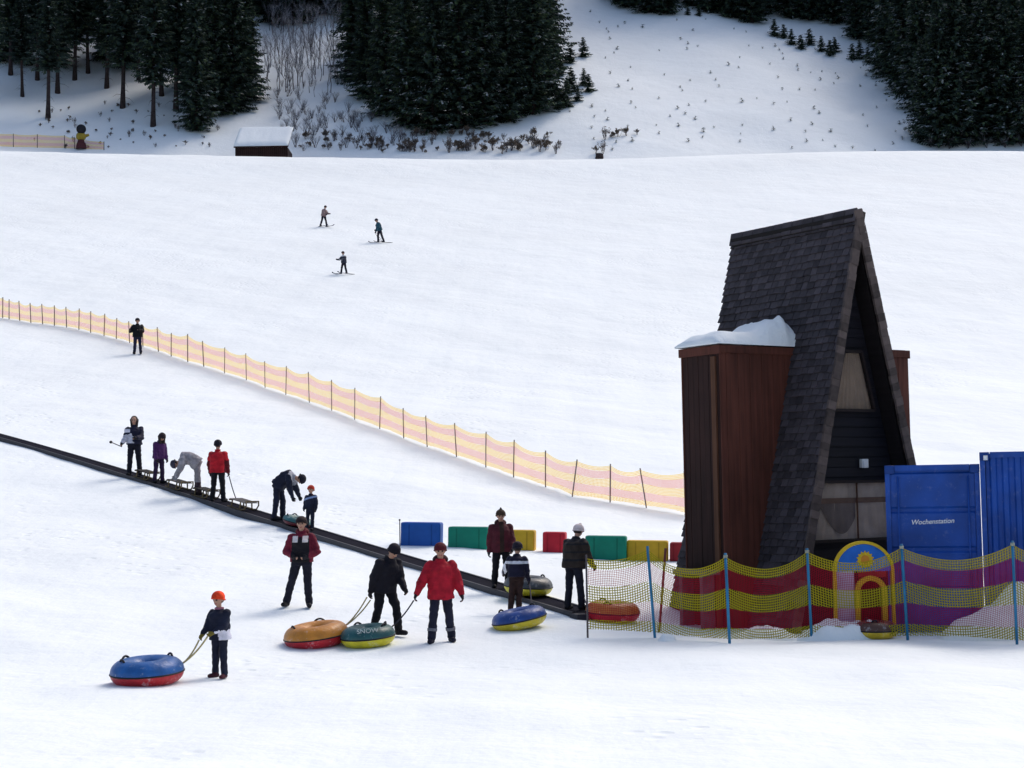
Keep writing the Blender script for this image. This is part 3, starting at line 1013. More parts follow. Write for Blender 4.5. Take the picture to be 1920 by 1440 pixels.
def half(z, inset=.0): return W * (1 - z / HH) - inset
GY = .36                                      # the gable wall stands back under the roof
def gable(y, face, skip):
    mb = MB(); z = 0.0; bh = .19
    while z < HH - .5:
        z1 = z + bh - .012
        hw0, hw1 = half(z, RT * 1.25 + .03), half(z1, RT * 1.25 + .03)
        segs = [(-1, 1)]
        lows = [None]
        blocks = [s for s in skip if s[0] < z1 and s[1] > z]
        def board(x0a, x1a, x0b, x1b):
            d = .022; f = face
            vs = [(x0a, y, z), (x1a, y, z), (x1b, y, z1), (x0b, y, z1), (x0a, y + f * (d + .014), z), (x1a, y + f * (d + .014), z), (x1b, y + f * d, z1), (x0b, y + f * d, z1)]
            mb.add(vs, [(0, 1, 2, 3), (7, 6, 5, 4), (0, 4, 5, 1), (1, 5, 6, 2), (2, 6, 7, 3), (3, 7, 4, 0)])
        if hw1 > .03:
            if blocks:
                q = max(b[2] for b in blocks)
                if hw0 > q + .02:
                    board(-hw0, -q, -max(hw1, q + .005), -q); board(q, hw0, q, max(hw1, q + .005))
            else:
                board(-hw0, hw0, -hw1, hw1)
        z += bh
    # backing
    b0, zt = half(0, RT * 1.25 + .03), HH - .35
    bt = max(half(zt, RT * 1.25 + .03), .01)
    yb = y - face * .004; yc = y - face * .05
    mb.add([(-b0, yb, 0), (b0, yb, 0), (bt, yb, zt), (-bt, yb, zt), (-b0, yc, 0), (b0, yc, 0), (bt, yc, zt), (-bt, yc, zt)],
           [(0, 1, 2, 3), (7, 6, 5, 4), (0, 4, 5, 1), (1, 5, 6, 2), (2, 6, 7, 3), (3, 7, 4, 0)])
    return mb.build('gable_wall', M_SIDING, hut)
g0 = hb + hv * GY
def zrow(px, py):           # height on the gable plane for a photo pixel
    d = ray(px, py); n = hv
    t = (g0 - Vector((0, 0, CZ))).dot(n) / d.dot(n)
    p = Vector((0, 0, CZ)) + d * t - hb
    return p.dot(hu), p.z
up_b = zrow(1594, 770); up_t = zrow(1594, 660); lo_t = zrow(1600, 903); lo_b = zrow(1600, 1012)
print('gable rows', up_b, up_t, lo_t, lo_b, zrow(1557, 770), zrow(1632, 770), zrow(1532, 903), zrow(1515, 1012), zrow(1614, 869))
WZ = [(lo_b[1], lo_t[1]), (up_b[1], up_t[1])]
UPH = (half(up_b[1]) - .42, max(half(up_t[1]) - .44, .12))
LOH = (half(lo_b[1]) - .36, half(lo_t[1]) - .36)
gable(GY, -1, [])
gable(L - .35, 1, [])
def window(z0, z1, h0, h1, mull, curt, name='window'):
    y = GY - .085
    fr = MB(); t = .055
    pts = [(-h0, z0), (h0, z0), (h1, z1), (-h1, z1)]
    for i in range(4):
        a, b = pts[i], pts[(i + 1) % 4]
        fr.bar((a[0], y - .02, a[1]), (b[0], y - .02, b[1]), t, .07, 0, up=(0, 1, 0))
    for mx in mull:
        fr.bar((mx, y - .010, z0), (mx, y - .010, z1), .018, .03, 1, up=(0, 1, 0))
    f = fr.build(name, [M_FRAME, M_TANWOOD], hut)
    # curtain cloth behind the pane, hanging in folds
    cb = MB(); n = 60; vs = []; fs = []
    for i in range(n + 1):
        q = -1 + 2 * i / n
        for z, hh in ((z0, h0), (z1, h1)):
            vs.append((q * (hh - .02), y + .022 + .009 * math.sin(q * 26) + .004 * math.sin(q * 61), z))
    for i in range(n): fs.append((2 * i, 2 * i + 2, 2 * i + 3, 2 * i + 1))
    cb.add(vs, fs, 0, True)
    cb.build('curtain', curt, f)
    pn = MB()
    pn.add([(-h0, y, z0), (h0, y, z0), (h1, y, z1), (-h1, y, z1)], [(0, 1, 2, 3)])
    pn.build('pane', M_GLASS, f)
    return f
wl = window(WZ[0][0], WZ[0][1], LOH[0], LOH[1], [0.02], M_CURTAIN)
window(WZ[1][0], WZ[1][1], UPH[0], UPH[1], [], mat('brown_curtain', (.25, .18, .13), rough=.9, var=.25, vscale=2))
# dark swoop of the lower window's reflection, modelled as a sheet behind glass
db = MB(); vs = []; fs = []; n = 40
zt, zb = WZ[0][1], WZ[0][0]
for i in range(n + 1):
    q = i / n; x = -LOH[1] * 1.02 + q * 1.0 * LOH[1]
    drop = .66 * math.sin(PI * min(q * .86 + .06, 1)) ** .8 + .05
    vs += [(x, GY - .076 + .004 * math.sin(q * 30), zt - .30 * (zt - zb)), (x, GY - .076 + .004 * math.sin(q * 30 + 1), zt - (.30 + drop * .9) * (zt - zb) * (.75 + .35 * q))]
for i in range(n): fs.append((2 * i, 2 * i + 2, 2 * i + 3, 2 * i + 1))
db.add(vs, fs, 0, True); db.build('reflection_swoop', M_REFL_DARK, wl)
db = MB(); db.box((0, GY - .079, zt - .32 * (zt - zb)), (2 * LOH[1] + .1, .008, .10)); db.build('reflection_bar', mat('brown_reflection', (.14, .08, .055), var=.2), wl)  # brown band of the window reflection, built as a thin bar
lx, lz = zrow(1614, 869)
lb = MB(); lb.box((lx, GY - .08, lz), (.17, .08, .17)); lb.box((lx, GY - .125, lz), (.13, .02, .13))
bevel_obj(lb.build('floodlight', mat('white_lamp_housing', (.62, .64, .66), rough=.4, var=.05), hut), .012)

# brown box bays through both slopes
BA, BB = 1.20, 2.28                       # along the ridge
BO = 2.52                                 # outer face
def zrow2(px, py, lx):
    p0_ = hb + hu * lx + hv * BB
    return at(px, py, p0_.y).z - hb.z
def bay(sgn, top):
    t = .05
    def X(v): return sgn * v
    zr = lambda z: half(z) - .35           # reaches inside the roof
    # front and back board walls
    br = MB()
    for y, face in ((BA, -1), (BB, 1)):
        x = BO; bw = .148; i = 0
        while x > .25:
            x0 = max(x - bw + .006, .2)
            # each board runs from the snow up to the top, where it is outside the roof line
            zlow = 0.0
            br.box((X((x + x0) / 2), y + face * (.012 + .004 * (i % 2)), top / 2), (x - x0, .026, top))
            x -= bw; i += 1
    w = br.build('bay_wall', M_BROWN, hut)
    ow = MB(); y = BA + .03; i = 0
    while y < BB - .02:
        y1 = min(y + .15, BB)
        ow.box((X(BO - .03 - .004 * (i % 2)), (y + y1) / 2 - .003, top / 2), (.026, y1 - y - .008, top)); y = y1; i += 1
    ow.build('outer_wall', M_DKBROWN, hut)
    pb = MB(); pb.box((X(BO - .002), BA + .16, top / 2 - .06), (.05, .12, top - .25)); pb.build('corner_board', M_TANWOOD, hut)
    fb_ = MB()
    fb_.box((X(BO + .005), (BA + BB) / 2, top - .06), (.05, BB - BA + .12, .16))
    fb_.box((X((BO + .2) / 2), BA - .045, top - .05), (BO - .2, .04, .14))
    fb_.build('fascia', M_BROWN, hut)
    dk = MB(); dk.box((X((BO + .1) / 2 - .02), (BA + BB) / 2, top + .005), (BO - .14, BB - BA - .01, .05)); dk.build('bay_roof', M_DKBROWN, hut)
BTOP = zrow2(1300, 657, -BO)
bay(-1, BTOP); bay(1, BTOP + .05)
def snow_cap(sgn, top, heap):
    nx, ny = 46, 22
    rr = random.Random(3)
    x0, x1 = half(top) - .10, BO + .09
    vs = []; fs = []
    def hgt(a, b):
        edge = min(min(a, 1 - a) * 9 + (0 if a > .5 else 1), 1) * min(min(b, 1 - b) * 6, 1)
        edge = max(edge, 0) ** .45
        base = .20 + .05 * mnoise.noise((a * 5, b * 3, 1.7)) + .05 * (1 - a)
        hp = heap * math.exp(-((a - .12) / .13) ** 2) * (0.75 + .35 * mnoise.noise((a * 14, b * 6, .3))) + heap * .55 * math.exp(-((a - .30) / .14) ** 2)
        return .02 + edge * (base + hp)
    for i in range(nx + 1):
        a = i / nx
        for j in range(ny + 1):
            b = j / ny
            ov = .05 * mnoise.noise((a * 6, b * 4, 5.1))
            y = BA - .10 + (BB - BA + .2) * b
            vs.append((sgn * (x0 + (x1 - x0) * a + ov * .4), y + ov * .3, top + .02 + hgt(a, b)))
    n = ny + 1
    for i in range(nx):
        for j in range(ny): fs.append((i * n + j, i * n + j + 1, (i + 1) * n + j + 1, (i + 1) * n + j) if sgn < 0 else (i * n + j, (i + 1) * n + j, (i + 1) * n + j + 1, i * n + j + 1))
    base = len(vs)
    # underside
    for i in range(nx + 1):
        for j in range(ny + 1):
            v = vs[i * n + j]; vs.append((v[0] * .995, v[1], top + .03 if 0 < i < nx and 0 < j < ny else top + .01))
    for i in range(nx):
        fs += [(i * n, (i + 1) * n, base + (i + 1) * n, base + i * n), (i * n + ny, base + i * n + ny, base + (i + 1) * n + ny, (i + 1) * n + ny)]
    for j in range(ny):
        fs += [(j, base + j, base + j + 1, j + 1), (nx * n + j, nx * n + j + 1, base + nx * n + j + 1, base + nx * n + j)]
    mb = MB(); mb.add(vs, fs, 0, True)
    mb.build('snow_cap', M_SNOWPILE, hut)
snow_cap(-1, BTOP + .03, .31)
sb = MB(); sb.box((-BO - .22, (BA + BB) / 2, 1.12), (.34, .95, .09)); sb.box((-BO - .22, (BA + BB) / 2 - .3, .55), (.28, .09, 1.05)); sb.box((-BO - .22, (BA + BB) / 2 + .3, .55), (.28, .09, 1.05))
sb.build('ledge', mat('grey_ledge', (.09, .085, .10), var=.2), hut)

# ================================================================== BLUE CONTAINERS
M_BLUE = mat('container_blue', (0.006, 0.062, 0.33), rough=.5, var=.30, vscale=1.6, bump=.25, bscale=5, spec=.35, bdist=.01, dust=.10)
M_BLUE2 = mat('container_blue_dark', (0.004, 0.042, 0.22), rough=.5, var=.2, vscale=2)
M_WHITE = mat('white_lettering', (.74, .77, .8), rough=.6, var=.12, vscale=30)
def container(label, p, wd, dp, ht, vertical, text=None, yaw=0):
    t = thing('storage_container', label, 'container', p, (0, 0, R(yaw)), 'blue storage containers')
    b = MB(); b.box((0, dp / 2 + .02, ht / 2), (wd - .05, dp - .06, ht - .06)); b.build('body', M_BLUE2, t)
    fr = MB(); pw = .085
    for x in (-1, 1):
        for y in (0, 1):
            fr.box((x * (wd / 2 - pw / 2), .0 + y * dp, ht / 2), (pw, pw, ht - .30))
    for z in (ht - .05, .06):
        fr.box((0, 0, z), (wd - .34, pw, .10)); fr.box((0, dp, z), (wd - .34, pw, .10))
        for x in (-1, 1): fr.box((x * (wd / 2 - pw / 2), dp / 2, z), (pw, dp - .30, .10))
    fr.build('frame', M_BLUE, t)
    for x in (-1, 1):
        for z in (.075, ht - .075):
            for y in (0, dp):
                c = MB(); c.box((x * (wd / 2 - .08), y, z), (.165, .15, .15))
                bevel_obj(c.build('corner_casting', M_BLUE2, t), .012)
    pn = MB()
    if vertical:
        n = max(3, int(wd / .21)); x0 = -wd / 2 + .1; st = (wd - .2) / n
        for i in range(n):
            x = x0 + i * st
            prof = [(x, .03), (x + st * .28, .03), (x + st * .42, -.012), (x + st * .78, -.012), (x + st * .92, .03), (x + st, .03)]
            for (xa, ya), (xb, yb) in zip(prof[:-1], prof[1:]):
                pn.add([(xa, ya, .12), (xb, yb, .12), (xb, yb, ht - .1), (xa, ya, ht - .1)], [(0, 1, 2, 3)])
    else:
        n = 4; z0 = .12; st = (ht - .22) / n
        for i in range(n):
            z = z0 + i * st
            prof = [(z, .02), (z + st * .04, .02), (z + st * .09, -.012), (z + st * .91, -.012), (z + st * .96, .02), (z + st, .02)]
            for (za, ya), (zb, yb) in zip(prof[:-1], prof[1:]):
                pn.add([(-wd / 2 + .09, ya, za), (wd / 2 - .09, ya, za), (wd / 2 - .09, yb, zb), (-wd / 2 + .09, yb, zb)], [(0, 1, 2, 3)])
    pn.build('corrugated_panel' if vertical else 'front_panel', M_BLUE, t)
    if not vertical:
        for x in (-wd / 2 + .22, wd / 2 - .2):
            r_ = MB(); r_.tube([(x, -.045, .2), (x, -.045, ht - .2)], .016, 8); r_.build('locking_bar', M_BLUE, t)
    if text:
        o = text_mesh('lettering', text, .118, M_WHITE, t, .25, .002)
        o.location = (-.015, -.017, ht * .655); o.rotation_euler = (R(90), R(-2), 0)
    return t
cy1 = 28.3
c1 = at(1664, 873, cy1); c1r = at(1829, 871, cy1)
zb = Tz(c1.x + .8, cy1) - .06
container('lower blue container with horizontal ribs and small white lettering beside the hut', ((c1.x + c1r.x) / 2, cy1, zb), (c1r.x - c1.x) * 1.04, 1.15, c1.z - zb, False, 'Wochenstation', yaw=-14)
cy2 = 28.0
c2 = at(1836, 848, cy2)
t2 = container('taller blue container with vertical ribs at the right edge, beside the lower one', (c2.x + 1.18, cy2 - .32, zb), 2.44, 2.3, c2.z - zb, True, yaw=-16.5)
st_ = MB(); st_.box((-1.12, -.085, c2.z - zb - .10), (.07, .01, .08)); st_.build('highlight_patch', M_WHITE, t2)  # white patch painted in for the highlight on the corner fitting

# ================================================================== NEAR NET FENCE
def post_obj(parent, a, b, r, m, name='post', n=8):
    mb = MB(); o_ = parent.location
    d = (b - a).normalized()
    mb.tube([a - d * .12 - o_, a.lerp(b, .5) - o_, b - o_], r, n)
    return mb.build(name, m, parent)
nf_px = [(1102, 1196, 1040, 1099), (1228, 1196, 1024, 1214), (1368, 1206, 1037, 1360), (1522, 1202, 1028, 1513), (1702, 1200, 1020, 1690), (1907, 1209, 1014, 1898)]
bots = []; tops = []
p0 = G(nf_px[0][0], nf_px[0][1])
nf = thing('safety_net_fence', 'red and yellow striped netting on blue poles in front of the hut and containers', 'fence', (p0.x, p0.y, p0.z))
for i, (bx, by, ty, tx) in enumerate(nf_px):
    b = G(bx, by); b.z = Tz(b.x, b.y)
    t_ = at(tx, ty, b.y + (0.0 if i != 1 else .12))
    bots.append(b); tops.append(t_)
    print('near post', i, tuple(round(c, 2) for c in b), 'h', round((t_ - b).length, 2))
    post_obj(nf, b, t_, .017 if i in (0,) else .024, M_POST if i == 0 else M_POSTB)
for dx_, dy_ in ((1.6, -.2), (1.6, .1), (1.7, .1)):
    ex = bots[-1] + Vector((dx_, dy_, 0)); ex.z = Tz(ex.x, ex.y)
    bots.append(ex); tops.append(ex + Vector((-.02, 0, 1.65))); post_obj(nf, bots[-1], tops[-1], .024, M_POSTB)
bp_ = G(1236, 1186); tp_ = at(1248, 1028, bp_.y - .05)
post_obj(nf, bp_, tp_, .022, M_POSTR)
ntop = [t_ - (t_ - b).normalized() * .06 for t_, b in zip(tops, bots)]
nbot = [b + (t_ - b).normalized() * .07 for t_, b in zip(tops, bots)]
nbot[0] += Vector((0, 0, .08)); nbot[1] += Vector((0, 0, .02))
net_mesh('net', ntop, nbot, [.10, .26, .24, .22, .23, .25, .2, .24], [.0, -.02, -.02, .0, .02, .0, .0, .01], M_NET, seg=22, rows=16, parent=nf, wob=.03, seed=3)
# net gathered round the pole heads, as it is tied on
for i in (2, 3, 4, 5, 6, 7):
    kb = MB(); kb.tube([ntop[i] - Vector((0, 0, .02)) - nf.location, ntop[i] + Vector((0, 0, .03)) - nf.location], .036, 8)
    kb.build('tie', fabric((.30, .32, .26)), nf)

# ================================================================== FENCE ACROSS THE SLOPE
mf_px = [(-60, 590, 36), (5, 597, 40), (17, 599, 36), (37, 602, 36), (58, 606, 37), (80, 608, 37), (102, 611, 38), (125, 614, 39), (148, 618, 40), (170, 624, 41), (195, 630, 42), (218, 636, 40), (243, 643, 41), (268, 650, 42), (297, 659, 46), (321, 668, 44),
         (352, 679, 53), (382, 687, 48), (421, 700, 49), (462, 713, 51), (497, 727, 50), (536, 740, 54), (580, 755, 58), (622, 770, 58), (665, 787, 60), (712, 804, 61), (757, 822, 55), (801, 838, 58), (856, 857, 64), (911, 876, 66), (963, 895, 70), (1023, 914, 69), (1073, 932, 70), (1144, 942, 72), (1212, 952, 74), (1288, 966, 82), (1360, 978, 84)]
b0 = G(497, 727)
mf = thing('slope_fence', 'long faded pink and yellow striped net fence running up across the slope', 'fence', (b0.x, b0.y, b0.z))
lean = {1073: .10, 1212: -.09, 297: -.03}
bots = []; tops = []
hs = []
for (px, py, hp) in mf_px:
    b = G(px, py)
    if b is None: continue
    h = hp / ppm(b); hs.append(round(h, 2))
    h = min(max(h, 1.1), 1.55)
    lx = lean.get(px, rng.uniform(-.03, .03))
    t_ = b + Vector((lx * h * 1.5, rng.uniform(-.03, .03), h))
    bots.append(b); tops.append(t_)
    post_obj(mf, b, t_, .020 if b.y < 75 else .026, M_POSTG, n=6)
print('mid posts', hs)
net_mesh('net', [t_ - Vector((0, 0, .05)) for t_ in tops], [b + Vector((0, 0, .06)) for b in bots], .12, .02, M_NETF, seg=8, rows=8, parent=mf, wob=.02, seed=9)

# far left fence at the lip of the slope
ff_px = [(-70, 272, 26), (25, 276, 26), (70, 277, 26), (121, 278, 25), (140, 279, 22), (195, 281, 16)]
b0 = G(25, 276)
ff = thing('far_net_fence', 'distant pale striped net fence at the top left beside the yellow machine', 'fence', b0)
bots = []; tops = []
for px, py, hp in ff_px:
    b = G(px, py); h = max(hp / ppm(b), .8)
    bots.append(b); tops.append(b + Vector((0, 0, h))); post_obj(ff, b, tops[-1], .05, M_POST, n=6)
print('far fence', [tuple(round(c) for c in b) for b in bots])
net_mesh('net', [t_ - Vector((0, 0, .05)) for t_ in tops], [b + Vector((0, 0, .05)) for b in bots], .12, .0, M_NETF, seg=6, rows=5, parent=ff, seed=4)

# ================================================================== CONVEYOR
cp_px = [(1098, 1147), (1010, 1121), (940, 1098), (860, 1075), (760, 1047), (660, 1019), (590, 995), (500, 965), (410, 937), (330, 915), (250, 892), (120, 849), (0, 816), (-120, 786)]
cpts = [G(x, y, .10) for x, y in cp_px]
print('belt', [tuple(round(c, 1) for c in p) for p in cpts])
# smooth run through the traced centre line
_bx = np.array([p.x for p in cpts]); _by = np.array([p.y for p in cpts])
_bc = np.polyfit(_bx, _by, 3)
_bz = np.polyfit(_bx, np.array([Tz(p.x, p.y) for p in cpts]), 4)
X0, X1 = max(_bx), min(_bx)
def on_line(k):
    x = X0 + (X1 - X0) * k
    return Vector((x, float(np.polyval(_bc, x)), float(np.polyval(_bz, x))))
BW, BH = .50, .075
org = on_line(0)
mc = thing('magic_carpet', 'long black conveyor belt lift carrying people up the slope from lower right', 'conveyor lift', org)
NS = 110
line = [on_line(i / NS) + Vector((0, 0, BH)) for i in range(NS + 1)]
sides = []
for i in range(NS + 1):
    d_ = line[min(i + 1, NS)] - line[max(i - 1, 0)]
    sides.append(Vector((d_.y, -d_.x, 0)).normalized())
dirv = Vector((-sides[0].y, sides[0].x, 0)); sidev = sides[0]
def ribbon(name, o0, o1, z0, z1, m):
    mb = MB(); vs = []; fs = []
    for p, sd in zip(line, sides):
        q = p - org
        for o_, z in ((o0, z0), (o0, z1), (o1, z1), (o1, z0)): vs.append(q + sd * o_ + Vector((0, 0, z)))
    for i in range(NS):
        for k in range(4):
            k2 = (k + 1) % 4
            fs.append((i * 4 + k, i * 4 + k2, i * 4 + 4 + k2, i * 4 + 4 + k))
    fs += [(3, 2, 1, 0), (NS * 4, NS * 4 + 1, NS * 4 + 2, NS * 4 + 3)]
    mb.add(vs, fs)
    return mb.build(name, m, mc)
ribbon('belt', -BW / 2, BW / 2, -.05, 0, M_BELT)
ribbon('side_rail', BW / 2 + .003, BW / 2 + .055, -.24, .022, M_RAIL)
ribbon('side_rail', -BW / 2 - .055, -BW / 2 - .003, -.24, .022, M_RAIL)
eb = MB(); eb.box((line[0] - org) - dirv * .16 - Vector((0, 0, .10)), (BW + .2, .3, .20), (0, 0, math.atan2(-sidev.y, -sidev.x) + PI)); eb.build('end_box', M_RAIL, mc)
def on_belt(px):
    """belt point seen at photo column px"""
    best = min(line, key=lambda p: abs(project(p)[0] - px))
    i = line.index(best)
    a, b = (line[max(i - 1, 0)], line[min(i + 1, NS)])
    xa, xb = project(a)[0], project(b)[0]
    k = (px - xa) / (xb - xa)
    return a.lerp(b, k)
for px, py in ((1098, 1148), (760, 1035), (590, 984), (410, 930), (120, 847), (0, 814)):
    q = on_belt(px); print('belt check', px, py, [round(c, 1) for c in project(q)], 'd', round(q.y, 1))

# ================================================================== PADDED BLOCKS
def foam_block(label, x0, x1, ytop, ybot, col, cham=.10, d=None):
    pb = G((x0 + x1) / 2, ybot)
    m = ppm(pb)
    wd = (x1 - x0) / m; ht = (ybot - ytop) / m + .06
    t = thing('padded_block', label, 'padded block', (pb.x, pb.y + .2, Tz(pb.x, pb.y + .2) - .05), (0, R(1.5), R(-8)), 'coloured padded blocks beside the conveyor')
    mb = MB(); mb.box((0, 0, ht / 2), (wd, .42, ht))
    m_ = mat('padded_vinyl', col, rough=.6, var=.12, vscale=3, bump=.2, bscale=9, spec=.3, bdist=.015)
    bevel_obj(mb.build('cover', m_, t), .055, 3)
    for x in (-wd * .28, wd * .28):
        sb_ = MB(); sb_.box((x, -.213, ht * .5), (.035, .008, ht * .84)); sb_.build('strap', mat('strap_webbing', tuple(c * .7 for c in col), var=.1), t)
    return t
foam_block('blue padded block, leftmost of the row behind the conveyor', 752, 828, 982, 1024, (.008, .085, .36))
foam_block('green padded block between the blue block and the person in a maroon jacket', 841, 917, 990, 1028, (.0, .20, .13))
foam_block('yellow padded block behind the person in the maroon jacket', 940, 1004, 996, 1032, (.56, .36, .02))
foam_block('small red padded block left of the person in the white hat', 1019, 1062, 1000, 1036, (.48, .012, .03))
foam_block('green padded block right of the white hatted person, beside a yellow block', 1099, 1176, 1007, 1050, (.0, .20, .13))
foam_block('yellow padded block right of a green block, behind the leaning blue pole', 1177, 1254, 1016, 1052, (.58, .36, .02))
foam_block('dark red padded block tucked against the corner of the hut', 1258, 1290, 1020, 1052, (.28, .012, .02))
mp_ = G(750, 1024)
mk = thing('marker_pole', 'thin grey pole standing left of the blue padded block', 'pole', mp_)
mb = MB(); mb.tube([(0, 0, -.1), (0, 0, .3), (0, 0, .62)], .012, 6); mb.build('shaft', M_POST, mk)
mb = MB(); mb.tube([(0, 0, .62), (0, 0, .66)], .022, 6); mb.build('tip', M_POST, mk)

# ================================================================== PAINTED ARCH
pa = G(1617, 1196); pa = Vector((pa.x, 27.75, Tz(pa.x, 27.75)))
m_ = ppm(pa)
tp = at(1617, 1011, 27.75)
AH = tp.z - pa.z; AW = 112 / m_
arch = thing('play_arch', 'painted archway board with blue top and yellow sun behind the net fence', 'archway', (tp.x, 27.75, pa.z - .03), (0, 0, R(-3)))
M_YEL = mat('yellow_paint', (.62, .42, .015), rough=.5, var=.12)
M_LBL = mat('sky_blue_paint', (.01, .14, .60), rough=.5, var=.12)
M_LIL = mat('lilac_paint', (.42, .38, .55), rough=.5, var=.12)
M_RED = mat('red_paint', (.28, .02, .015), rough=.5, var=.12)
M_ORG = mat('orange_paint', (.60, .24, .02), rough=.5, var=.1)
def band(r0, r1, y0, y1, zc, zb, mi=0, n=28):
    mb = MB()
    pts = [(-1, 0)] ; prof = []
    prof.append((-1, zb - zc, True))
    outer = [(-r1, zb)] + [(-r1 * math.cos(PI * i / n), zc + r1 * math.sin(PI * i / n)) for i in range(n + 1)] + [(r1, zb)]
    inner = [(-r0, zb)] + [(-r0 * math.cos(PI * i / n), zc + r0 * math.sin(PI * i / n)) for i in range(n + 1)] + [(r0, zb)]
    vs = []
    for (xo, zo), (xi, zi) in zip(outer, inner):
        vs += [(xo, y0, zo), (xi, y0, zi), (xi, y1, zi), (xo, y1, zo)]
    fs = []
    for i in range(len(outer) - 1):
        for k in range(4):
            k2 = (k + 1) % 4
            fs.append((i * 4 + k, i * 4 + k2, i * 4 + 4 + k2, i * 4 + 4 + k))
    mb.add(vs, fs)
    return mb
RO = AW / 2; zc = AH - RO
band(RO - .05, RO, -.06, .07, zc, 0).build('arch_rim', M_YEL, arch)
dmb = MB(); n = 28; r_ = RO - .052
vs = [(0, -.03, zc)] + [(-r_ * math.cos(PI * i / n), -.03, zc + r_ * math.sin(PI * i / n)) for i in range(n + 1)]
vs2 = [(0, .03, zc)] + [(-r_ * math.cos(PI * i / n), .03, zc + r_ * math.sin(PI * i / n)) for i in range(n + 1)]
dmb.add(vs + vs2, [(0, i + 1, i + 2) for i in range(n)] + [(n + 2, n + 4 + i, n + 3 + i) for i in range(n)])
dmb.build('blue_panel', M_LBL, arch)
sx = .03
smb = MB()
vs = [(sx, -.045, zc + .20)]; N_ = 28
for i in range(N_):
    rr_ = .155 if i % 2 else .118
    vs.append((sx + rr_ * math.cos(2 * PI * i / N_), -.045, zc + .20 + rr_ * math.sin(2 * PI * i / N_)))
smb.add(vs, [(0, 1 + (i + 1) % N_, 1 + i) for i in range(N_)]); sun_o = smb.build('painted_sun', M_YEL, arch)
smb = MB(); smb.ellipsoid((sx, -.045, zc + .20), (.075, .012, .075)); smb.build('sun_face', M_ORG, sun_o)
# doorway frame with open passage, lilac side panel
dz = zc - .10; dr = .27; dx = .11
dm = band(dr - .085, dr, -.075, .05, dz - dr + .02, 0).build('doorway_frame', M_YEL, arch); dm.location.x = dx - .0
lm = MB(); lm.box((-RO + .05 + .15, 0, zc / 2), (.30, .05, zc)); lm.build('lilac_panel', M_LIL, arch)
lm = MB(); lm.box((.15, .0, zc - .055), (RO * 2 - .56, .05, .105)); lm.build('door_lintel', M_RED, arch)
cl = MB()
nv = 24; vs = []; fs = []
for i in range(nv + 1):
    x = dx - dr + .09 + (2 * dr - .18) * i / nv
    vs += [(x, .10 + .02 * math.sin(i * 1.7), .05), (x, .10 + .015 * math.sin(i * 1.7 + .4), zc - .10)]
for i in range(nv): fs.append((2 * i, 2 * i + 2, 2 * i + 3, 2 * i + 1))
cl.add(vs, fs, 0, True); cl.build('door_curtain', mat('dark_red_cloth', (.06, .012, .012), rough=.9, var=.3), arch)

# ================================================================== SNOW PILES
def mound(label, cx, cy, rx, ry, h, seed, name='snow_pile', n=44, rough=.5):
    t = bpy.data.objects.new(name, None)
    vs = []; fs = []
    bz = Tz(cx, cy)
    for i in range(n + 1):
        for j in range(n + 1):
            a = -1.15 + 2.3 * i / n; b = -1.15 + 2.3 * j / n
            r = math.hypot(a, b)
            k = max(0, 1 - r * r) ** .75
            nz = mnoise.noise((a * 1.6 + seed, b * 1.6, .5)) * .55 + mnoise.noise((a * 4 + seed, b * 4, 1.5)) * .28 + mnoise.noise((a * 9 + seed, b * 9, 2.5)) * .12
            z = h * k * (1 + rough * nz * 1.5) - .06 - .10 * max(0, r - .85)
            x = cx + a * rx; y = cy + b * ry
            vs.append((a * rx + .10 * rx * mnoise.noise((a * 3, b * 3, seed)), b * ry, Tz(x, y) - bz + z))
    for i in range(n):
        for j in range(n):
            q = i * (n + 1) + j
            fs.append((q, q + n + 1, q + n + 2, q + 1))
    mb = MB(); mb.add(vs, fs, 0, True)
    o = mb.build(name, M_SNOWPILE); o.location = (cx, cy, bz)
    return tag(o, label, 'snow pile')
q = at(1895, 1150, 27.3); mound('large lumpy snow pile behind the net at the right edge', q.x + .40, 27.1, 1.75, .68, .82, 2.1)
q = at(1588, 1180, 27.6); mound('low snow heap behind the net in front of the painted arch', q.x - .12, 27.42, .85, .36, .44, 7.7)
q = at(1435, 1170, 27.6); mound('small snow heap behind the net at the front corner of the hut', q.x, 27.6, .75, .35, .22, 5.3, rough=.8)
q = G(1250, 1200); mound('small pale lump of snow at the foot of the red pole', q.x, q.y, .22, .16, .13, 9.2, n=20, rough=.9)

# ================================================================== PEOPLE
NV = (.010, .013, .030); BK = (.006, .006, .010); DN = (.012, .014, .032)
info = []
def H_of(p, hp, k=1.03): 
    h = hp / ppm(p) / k
    info.append((round(p.x, 1), round(p.y, 1), round(h, 2)))
    return h

# boy with the orange hat and his blue tube
p = G(413, 1271); Hh = H_of(p, 162, 1.05)
boy, Jb = person('child in orange hat and navy jacket pulling a blue tube by its rope', p, Hh, -28,
    dict(child=.7, lean=2, nod=8, arms=((20, -2, 42, 22), (24, 8, 22, 8)), legs=((3, 2, 4), (0, 4, 4)), puff=1.2),
    dict(trousers=NV, jacket=two_tone(NV, (.62, .62, .72), lambda c, J: c.z < J['pel'].z + (.045 + .04 * mnoise.noise(c * 14)) * J['h'] and c.x > (.062 + .05 * mnoise.noise(c * 11)) * J['h'] and c.x < .17 * J['h']), hem=.07,
         boots=(.05, .010, .02), gloves=(.15, .12, .02), hat_col=(.75, .055, .012), hair='short', scarf=(.35, .14, .20)), vox=.013)
pt = G(274, 1282)
snow_tube('blue snow tube with red base, lying left of the child in the orange hat', pt + Vector((0, .1, -.02)), 1.04, .37, (.008, .085, .29), (.38, .010, .018), yaw=8, tilt=(3, -2), rope_to=[Jb['hands'][1], Jb['hands'][0]], rope_at=12, handle_at=(28, 205, 150))

